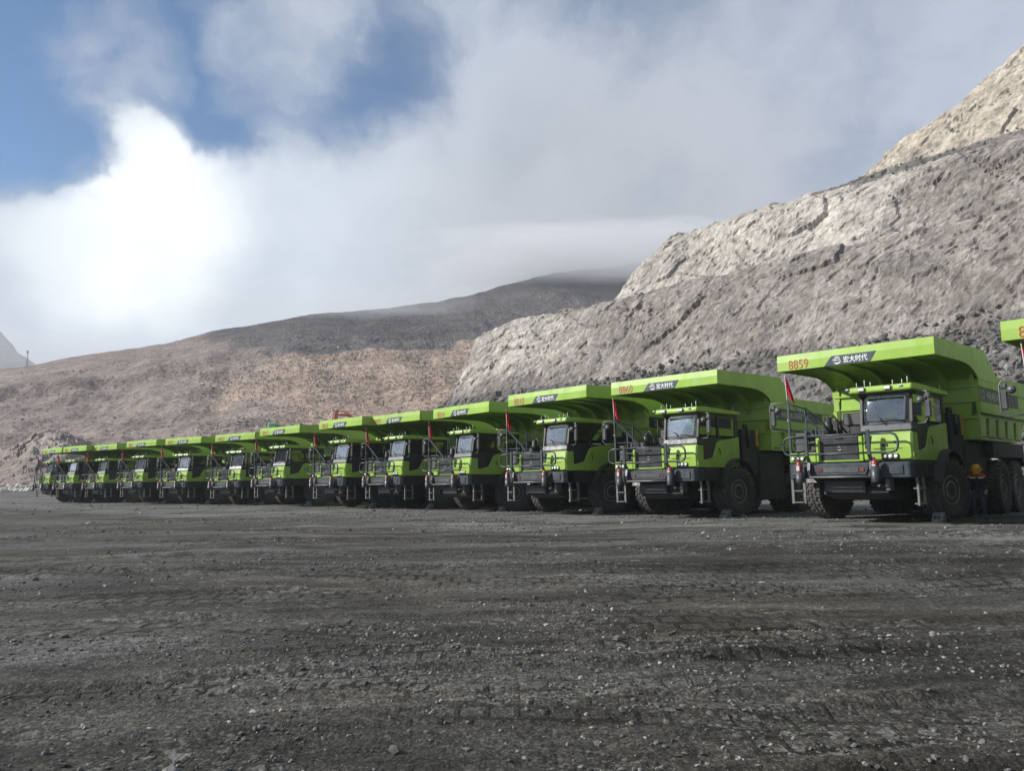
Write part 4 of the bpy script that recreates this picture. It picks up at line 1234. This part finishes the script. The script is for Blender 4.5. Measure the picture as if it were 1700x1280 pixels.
LABELS = {
    '8861': 'green mining truck cut off by the right edge of the picture',
    '8859': 'nearest whole green mining truck, numbered 8859, with the helmeted worker at its wheel',
    '8860': 'second whole green mining truck from the right edge, numbered 8860',
    '8810': 'third whole green mining truck from the right edge, numbered 8810',
    '8816': 'fourth whole green mining truck from the right edge, numbered 8816',
    '8893': 'fifth whole green mining truck from the right edge, numbered 8893',
    '8858': 'green mining truck with the orange excavator boom showing above its canopy',
    '8813': 'green mining truck with a mint green machine roof showing above its canopy',
    '8811': 'sixth green mining truck from the left end of the row',
    '8817': 'fifth green mining truck from the left end of the row',
    '8815': 'fourth green mining truck from the left end of the row',
    '8812': 'third green mining truck from the left end of the row',
    '8818': 'second green mining truck from the left end of the row',
    '8819': 'smallest, farthest green mining truck at the left end of the row'}
CHOCK_AT = {'8859': 'the nearest whole truck', '8860': 'the second whole truck from the right', '8810': 'the third whole truck from the right', '8816': 'the fourth whole truck from the right',
            '8893': 'the fifth whole truck from the right', '8858': 'the truck below the orange boom',
            '8813': 'the truck below the mint roof', '8811': 'the sixth truck from the left', '8817': 'the fifth truck from the left', '8815': 'the fourth truck from the left',
            '8812': 'the third truck from the left', '8818': 'the second truck from the left', '8819': 'the leftmost truck'}

proto = make_truck()
table = {}
for o in COL.objects:
    if o.parent is not None:
        table.setdefault(o.parent.name, []).append(o)
roots = []
for i, (x, y, dyaw, num) in enumerate(TRUCKS):
    root = proto if i == 0 else copy_tree(proto, table)
    roots.append(root)
for root, (x, y, dyaw, num) in zip(roots, TRUCKS):
    a = YAW0 + dyaw
    fwd = Vector((-math.sin(a), -math.cos(a)))
    lft = Vector((math.cos(a), -math.sin(a)))
    zs = [float(ground_base(np.array([x + fwd.x * AXLE_X + lft.x * s * 1.58]), np.array([y + fwd.y * AXLE_X + lft.y * s * 1.58]))[0]) for s in (-1, 1)]
    z = sum(zs) / 2
    root.location = (x, y, z)
    root.rotation_euler = (0, 0, math.atan2(fwd.y, fwd.x))
    tag(root, LABELS[num], 'mining truck', 'green mining trucks parked in a row')
    db = [c for c in root.children if c.name.startswith('dump_body')][0]
    steer = random.uniform(-0.25, -0.17)
    root.rotation_euler.x = random.uniform(-0.006, 0.006)
    root.rotation_euler.y = random.uniform(-0.004, 0.004)
    for c in root.children:
        if c.name.startswith('wheel') and c.location.x > -3:
            c.rotation_euler = (0, random.uniform(0, 0.2), steer)
    t = front_text('number_lettering', num, -1.80, 4.425, 0.60, 0.27, 0.0075, M['numred'], db, 0.001, 0.004)
    front_text('number_backing', num, -1.81, 4.418, 0.62, 0.284, 0.0030, M['numtan'], t, 0.002, 0.018)

# ------------------------------------------------------------------ wheel chocks
b = B()
b.prism([(-0.02, 0.0), (0.34, 0.0), (0.34, 0.05), (0.30, 0.10), (0.12, 0.27), (0.02, 0.27), (0.0, 0.10)], -0.14, 0.14, 'y', 0.012)
CH_BODY = b.mesh('wedge')
b = B(); b.tube([(0.30, -0.06, 0.11), (0.34, -0.06, 0.16), (0.34, 0.06, 0.16), (0.30, 0.06, 0.11)], 0.012, 6)
CH_GRIP = b.mesh('handle')
for root, (x, y, dyaw, num) in list(zip(roots, TRUCKS))[1:]:
    c = empty('wheel_chock')
    link('wedge', CH_BODY, M['chock'], c)
    link('handle', CH_GRIP, M['black'], c)
    p = root.matrix_basis @ Vector((AXLE_X + 0.60, 1.60, 0))
    c.location = (p.x, p.y, float(gz(p.x, p.y)[0]) - 0.015)
    c.rotation_euler = root.rotation_euler
    tag(c, 'grey wheel chock at the front tyre of ' + CHOCK_AT[num], 'wheel chock', 'wheel chocks under the truck tyres')

# ------------------------------------------------------------------ excavator behind the row
def build_excavator():
    x, y = -23.2, 122.0
    z = float(hill_z(np.array([x / y]), np.array([(y - 102.0) / (np.interp(x / y, YR_U, YR) - 102.0)]))[2][0])
    root = empty('excavator', (x + 1.2, y, z + 0.2), R(186))
    root.scale = (0.84, 0.84, 0.84)
    P = lambda b, name, mat, par=None: b.obj(name, M[mat], par or root)
    for s in (-1, 1):
        b = B(); pts = arc(1.9, 0.5, 0.5, 90, -90, 8) + arc(-1.9, 0.5, 0.5, 270, 90, 8); b.prism(pts, s * 1.1, s * 1.65, 'y'); P(b, 'track', 'under')
    b = B(); b.span(-1.4, 1.4, -1.1, 1.1, 0.45, 1.1, 0.05); P(b, 'undercarriage', 'under')
    b = B(); b.span(-3.0, 1.5, -1.5, 1.5, 1.15, 2.5, 0.12); b.span(-3.2, -1.8, -1.45, 1.45, 1.2, 2.7, 0.15); hs = P(b, 'house', 'orange')
    b = B(); b.prism([(0.0, 2.5), (1.7, 1.5), (1.8, 2.3), (1.4, 3.3), (0.0, 3.35)], 0.55, 1.5, 'y', 0.05); cbx = P(b, 'cab', 'orange')
    b = B(); b.span(0.15, 1.2, 1.50, 1.52, 2.4, 3.15); P(b, 'window', 'glass', cbx)
    b = B(); b.prism([(1.2, 1.9), (1.9, 2.0), (4.5, 6.6), (5.4, 7.25), (7.6, 7.1), (7.6, 6.75), (5.6, 6.6), (4.9, 6.0), (2.1, 1.5)], -0.25, 0.25, 'y', 0.03); bm_ = P(b, 'boom', 'orange')
    for s in (-1, 1):
        b = B(); b.tube([(1.7, s * 0.42, 1.9), (4.4, s * 0.42, 5.6)], [0.13, 0.09], 8); P(b, 'cylinder', 'orange', bm_)
    b = B(); b.tube([(5.3, 0, 7.4), (7.7, 0, 7.75)], 0.12, 8); P(b, 'cylinder', 'orange', bm_)
    b = B(); b.prism([(7.4, 7.9), (7.9, 7.8), (8.1, 7.0), (8.3, 3.4), (8.0, 3.3), (7.4, 6.7)], -0.22, 0.22, 'y', 0.03); stk = P(b, 'stick', 'orange')
    b = B(); b.tube([(8.25, 0, 7.4), (8.85, 0, 4.4)], 0.10, 8); P(b, 'cylinder', 'orange', stk)
    b = B(); b.prism([(7.9, 3.5), (8.9, 3.6), (8.8, 2.7), (8.2, 2.1), (7.3, 2.1), (7.6, 2.7)], -0.7, 0.7, 'y', 0.05); P(b, 'bucket', 'grey')
    tag(root, 'orange excavator whose raised boom shows above the truck canopies', 'excavator')
build_excavator()

def build_rig():
    x, y = -18.0, 61.0
    root = empty('drill_rig', (x, y, float(gz(x, y)[0]) - 0.02), R(8))
    root.scale = (1.05, 1.0, 0.985)
    P = lambda b, name, mat, par=None: b.obj(name, M[mat], par or root)
    for s in (-1, 1):
        b = B(); pts = arc(1.7, 0.45, 0.45, 90, -90, 8) + arc(-1.7, 0.45, 0.45, 270, 90, 8); b.prism(pts, s * 0.9, s * 1.35, 'y'); P(b, 'track', 'under')
    b = B(); b.span(-2.0, 2.0, -1.2, 1.2, 0.8, 3.6, 0.08); P(b, 'housing', 'mint')
    b = B(); b.span(-1.45, 1.3, -1.0, 1.0, 3.6, 5.92, 0.06); up_ = P(b, 'upper_housing', 'mint')
    b = B(); b.span(-1.55, -0.95, -0.9, 0.9, 5.92, 6.36, 0.05); P(b, 'intake_box', 'mint', up_)
    b = B(); b.span(-0.95, 1.25, -0.95, -0.80, 5.92, 6.10); P(b, 'roof_edge', 'steel', up_)
    for xx, h in ((0.15, 0.30), (0.75, 0.38), (1.05, 0.22)):
        b = B(); b.lathe([(0.0, 5.9), (0.13, 5.9), (0.13, 5.92 + h), (0.0, 5.95 + h)], 'z', 10, (xx, -0.3, 0)); P(b, 'exhaust', 'black', up_)
    tag(root, 'mint green machine whose flat roof peeps over a truck canopy', 'machine')
build_rig()

def build_mast():
    u, yy = -0.652, 229.0
    zz = CAM_H + yy * 0.1640
    root = empty('radio_mast', (u * yy, yy, zz - 0.6))
    b = B()
    for k in range(3):
        a = 2 * math.pi * k / 3
        b.tube([(0.30 * math.cos(a), 0.30 * math.sin(a), 0), (0.12 * math.cos(a), 0.12 * math.sin(a), 5.3)], 0.035, 5)
    b.obj('leg', M['grey'], root)
    b = B()
    for i in range(9):
        z0, z1 = i * 0.58, (i + 1) * 0.58
        for k in range(3):
            a0, a1 = 2 * math.pi * (k + i % 2) / 3, 2 * math.pi * (k + 1 + i % 2) / 3
            r0, r1 = 0.30 - 0.034 * z0, 0.30 - 0.034 * z1
            b.tube([(r0 * math.cos(a0), r0 * math.sin(a0), z0), (r1 * math.cos(a1), r1 * math.sin(a1), z1)], 0.022, 4)
    b.obj('lattice', M['grey'], root)
    b = B(); b.box((0, -0.25, 4.9), (0.35, 0.25, 0.7), 0.05); b.obj('antenna', M['grey'], root)
    tag(root, 'thin lattice radio mast standing on the hill crest at the left', 'mast')
build_mast()

def build_sign():
    x, y = -1.5, 83.0
    z = float(cliff_height(np.array([(y - x) * 0.70711]), np.array([(x + y) * 0.70711]))[0][0])
    root = empty('sign_board', (x, y, z - 0.1), R(10))
    b = B(); b.tube([(0, 0, 0), (0, 0, 1.9)], 0.035, 6); b.obj('post', M['grey'], root)
    b = B(); b.span(-0.34, 0.34, -0.03, 0.03, 0.95, 1.55, 0.01); b.obj('plate', M['grille'], root)
    tag(root, 'small dark sign plate on a post at the foot of the rock face', 'sign')
build_sign()

# ------------------------------------------------------------------ worker by the front wheel
def build_person():
    x, y = 13.15, 21.55
    root = empty('person', (x, y, float(gz(x, y)[0])), math.atan2(-x, y) * -1 * -1)
    root.scale = (0.96, 0.96, 0.95)
    J = [(0, .12, .90), (0, .09, 1.08), (0, .01, 1.24), (0, -.07, 1.35), (0, -.13, 1.42), (0, -.17, 1.50)]
    Rr = [.15, .145, .15, .065, .085, .085]
    Ed = [(0, 1), (1, 2), (2, 3), (3, 4), (4, 5)]
    def chain(root_i, pts, rad):
        last = root_i
        for p, r_ in zip(pts, rad):
            J.append(p); Rr.append(r_); Ed.append((last, len(J) - 1)); last = len(J) - 1
        return last
    for s in (-1, 1):
        w = chain(2, [(s * .19, .01, 1.27), (s * .27, .05, 1.03), (s * .22, -.14, .86)], [.085, .058, .042])
        palm = chain(w, [(s * .20, -.20, .81)], [.036])
        for k in range(4):
            dx = s * (.20 - .018 * (k - 1.5))
            chain(palm, [(dx, -.245, .775 - .006 * k), (dx, -.262, .735 - .004 * abs(k - 1))], [.0095, .0085])
        chain(palm, [(s * .165, -.225, .79), (s * .155, -.245, .76)], [.010, .009])
        a = chain(0, [(s * .10, .12, .84), (s * .125, .03, .47), (s * .13, .10, .10)], [.105, .075, .055])
        chain(a, [(s * .135, -.02, .06), (s * .14, -.13, .045)], [.05, .04])
    me = bpy.data.meshes.new('body')
    me.from_pydata(J, Ed, [])
    o = bpy.data.objects.new('body', me)
    COL.objects.link(o)
    sk = o.modifiers.new('skin', 'SKIN')
    for v, r_ in zip(me.skin_vertices[0].data, Rr):
        v.radius = (r_, r_)
    me.skin_vertices[0].data[0].use_root = True
    sub = o.modifiers.new('sub', 'SUBSURF'); sub.levels = 2; sub.render_levels = 2
    bpy.context.view_layer.update()
    me2 = bpy.data.meshes.new_from_object(o.evaluated_get(bpy.context.evaluated_depsgraph_get()))
    bpy.data.objects.remove(o)
    jacket = solid('navy_workwear', (0.018, 0.020, 0.030), 0.9)
    trousers = solid('blue_trousers', (0.030, 0.040, 0.070), 0.9, dust=0.3)
    skin = solid('skin', (0.36, 0.20, 0.13), 0.6, var=0.05)
    boots = solid('dark_boots', (0.02, 0.018, 0.016), 0.7, dust=0.4)
    vest = solid('orange_vest', (0.55, 0.10, 0.02), 0.8)
    for m_ in (jacket, trousers, skin, boots, vest):
        me2.materials.append(m_)
    for p in me2.polygons:
        c = p.center
        p.use_smooth = True
        if c.z > 1.37: p.material_index = 2
        elif c.z < 0.15: p.material_index = 3
        elif c.z < 0.88 and abs(c.x) < 0.18 and c.y > -0.15: p.material_index = 1
        elif c.y < -0.16 and c.z < 0.87: p.material_index = 2
        elif c.z > 1.235 and abs(c.x) < 0.235: p.material_index = 4  # vest colour kept to the lit shoulders; shaded torso is coloured dark instead
    link('body', me2, None, root)
    yel = solid('yellow_helmet', (0.62, 0.32, 0.02), 0.35)
    b = B(); b.lathe([(0.0, 0.155), (0.06, 0.148), (0.105, 0.115), (0.128, 0.06), (0.132, 0.0), (0.155, -0.012), (0.155, -0.022), (0.12, -0.015)], 'z', 24)
    b.prism([(-0.10, -0.10), (0.10, -0.10), (0.07, -0.20), (-0.07, -0.20)], -0.022, -0.008, 'z')
    hm = b.obj('helmet', yel, root)
    hm.location = (0, -0.165, 1.475); hm.rotation_euler = (R(38), 0, 0)
    # face under the brim
    b = B(); b.lathe([(0, -0.02), (0.012, -0.012), (0.014, 0.0), (0, 0.01)], 'y', 10, (0, -0.232, 1.40)); b.obj('nose', skin, root)
    wt_ = solid('reflective_tape', (0.62, 0.62, 0.58), 0.4)
    for s in (-1, 1):
        b = B(); b.box((s * .10, -0.120, 1.225), (0.15, 0.014, 0.045), 0.005, Matrix.Rotation(R(-12), 3, 'X')); b.obj('reflective_band', wt_, root)
    tag(root, 'person in a yellow helmet and orange vest looking down beside the front wheel', 'person')
build_person()

# ------------------------------------------------------------------ air
def volume_mat(name, density, colour, aniso=0.0):
    m = bpy.data.materials.new(name)
    m.use_nodes = True
    nt = m.node_tree
    nt.nodes.clear()
    v = N(nt, 'ShaderNodeVolumePrincipled', {'Color': (*colour, 1), 'Density': density, 'Anisotropy': aniso})
    N(nt, 'ShaderNodeOutputMaterial', {'Volume': v.outputs[0]})
    return m, nt, v
b = B(); b.span(-960, 960, -960, 960, -3, 235)
hz = b.obj('haze', volume_mat('thin_haze', 0.00034, (0.86, 0.90, 0.96))[0])
tag(hz, kind='stuff')

def build_cloud_puff(name, x, y, z, rx, ry, rz, dens, seed, label):
    """a lumpy, evenly thin puff: its edges fade because the way through it shortens there"""
    n, mrows = 72, 36
    th = np.linspace(0, 2 * np.pi, n, endpoint=False)
    ph = np.linspace(0.02, np.pi - 0.02, mrows)
    PH, TH = np.meshgrid(ph, th, indexing='ij')
    X, Y, Z = np.sin(PH) * np.cos(TH), np.sin(PH) * np.sin(TH), np.cos(PH)
    k = 1 + 0.34 * fbm(X * 1.5 + seed, Y * 1.5, Z * 1.5, 4, seed, 0.55)
    V = np.stack([X * k * rx, Y * k * ry, Z * k * rz], -1).reshape(-1, 3)
    me = raw_mesh(name, V, grid_faces(mrows, n, True), True)
    bm_ = bmesh.new(); bm_.from_mesh(me); bmesh.ops.holes_fill(bm_, edges=[e for e in bm_.edges if e.is_boundary]); bmesh.ops.recalc_face_normals(bm_, faces=bm_.faces); bm_.to_mesh(me); bm_.free()
    o = link(name, me, volume_mat('low_cloud', dens, (0.80, 0.82, 0.85), 0.0)[0])
    o.location = (x, y, z)
    return tag(o, label, kind='stuff')
for k_, (x, z, rx, rz, dn) in enumerate(((62, 108, 95, 14, 0.014), (48, 105, 70, 12, 0.014), (15, 99, 50, 9, 0.012))):
    build_cloud_puff('cloud', x, 345 + 6 * k_, z, rx, 48, rz, dn, 3 + k_, 'grey cloud resting on the hill crest above the pale rock bench')
build_cloud_puff('mist', -72, 262, 65, 48, 26, 6, 0.008, 9, 'thin mist trailing along the crest of the bare hill')
build_cloud_puff('mist', -46, 268, 66, 30, 22, 5, 0.008, 11, 'thin mist trailing along the crest of the bare hill')
build_cloud_puff('low_cloud', -350, 490, 88, 110, 40, 20, 0.008, 14, 'low white mist behind the hill at the left')
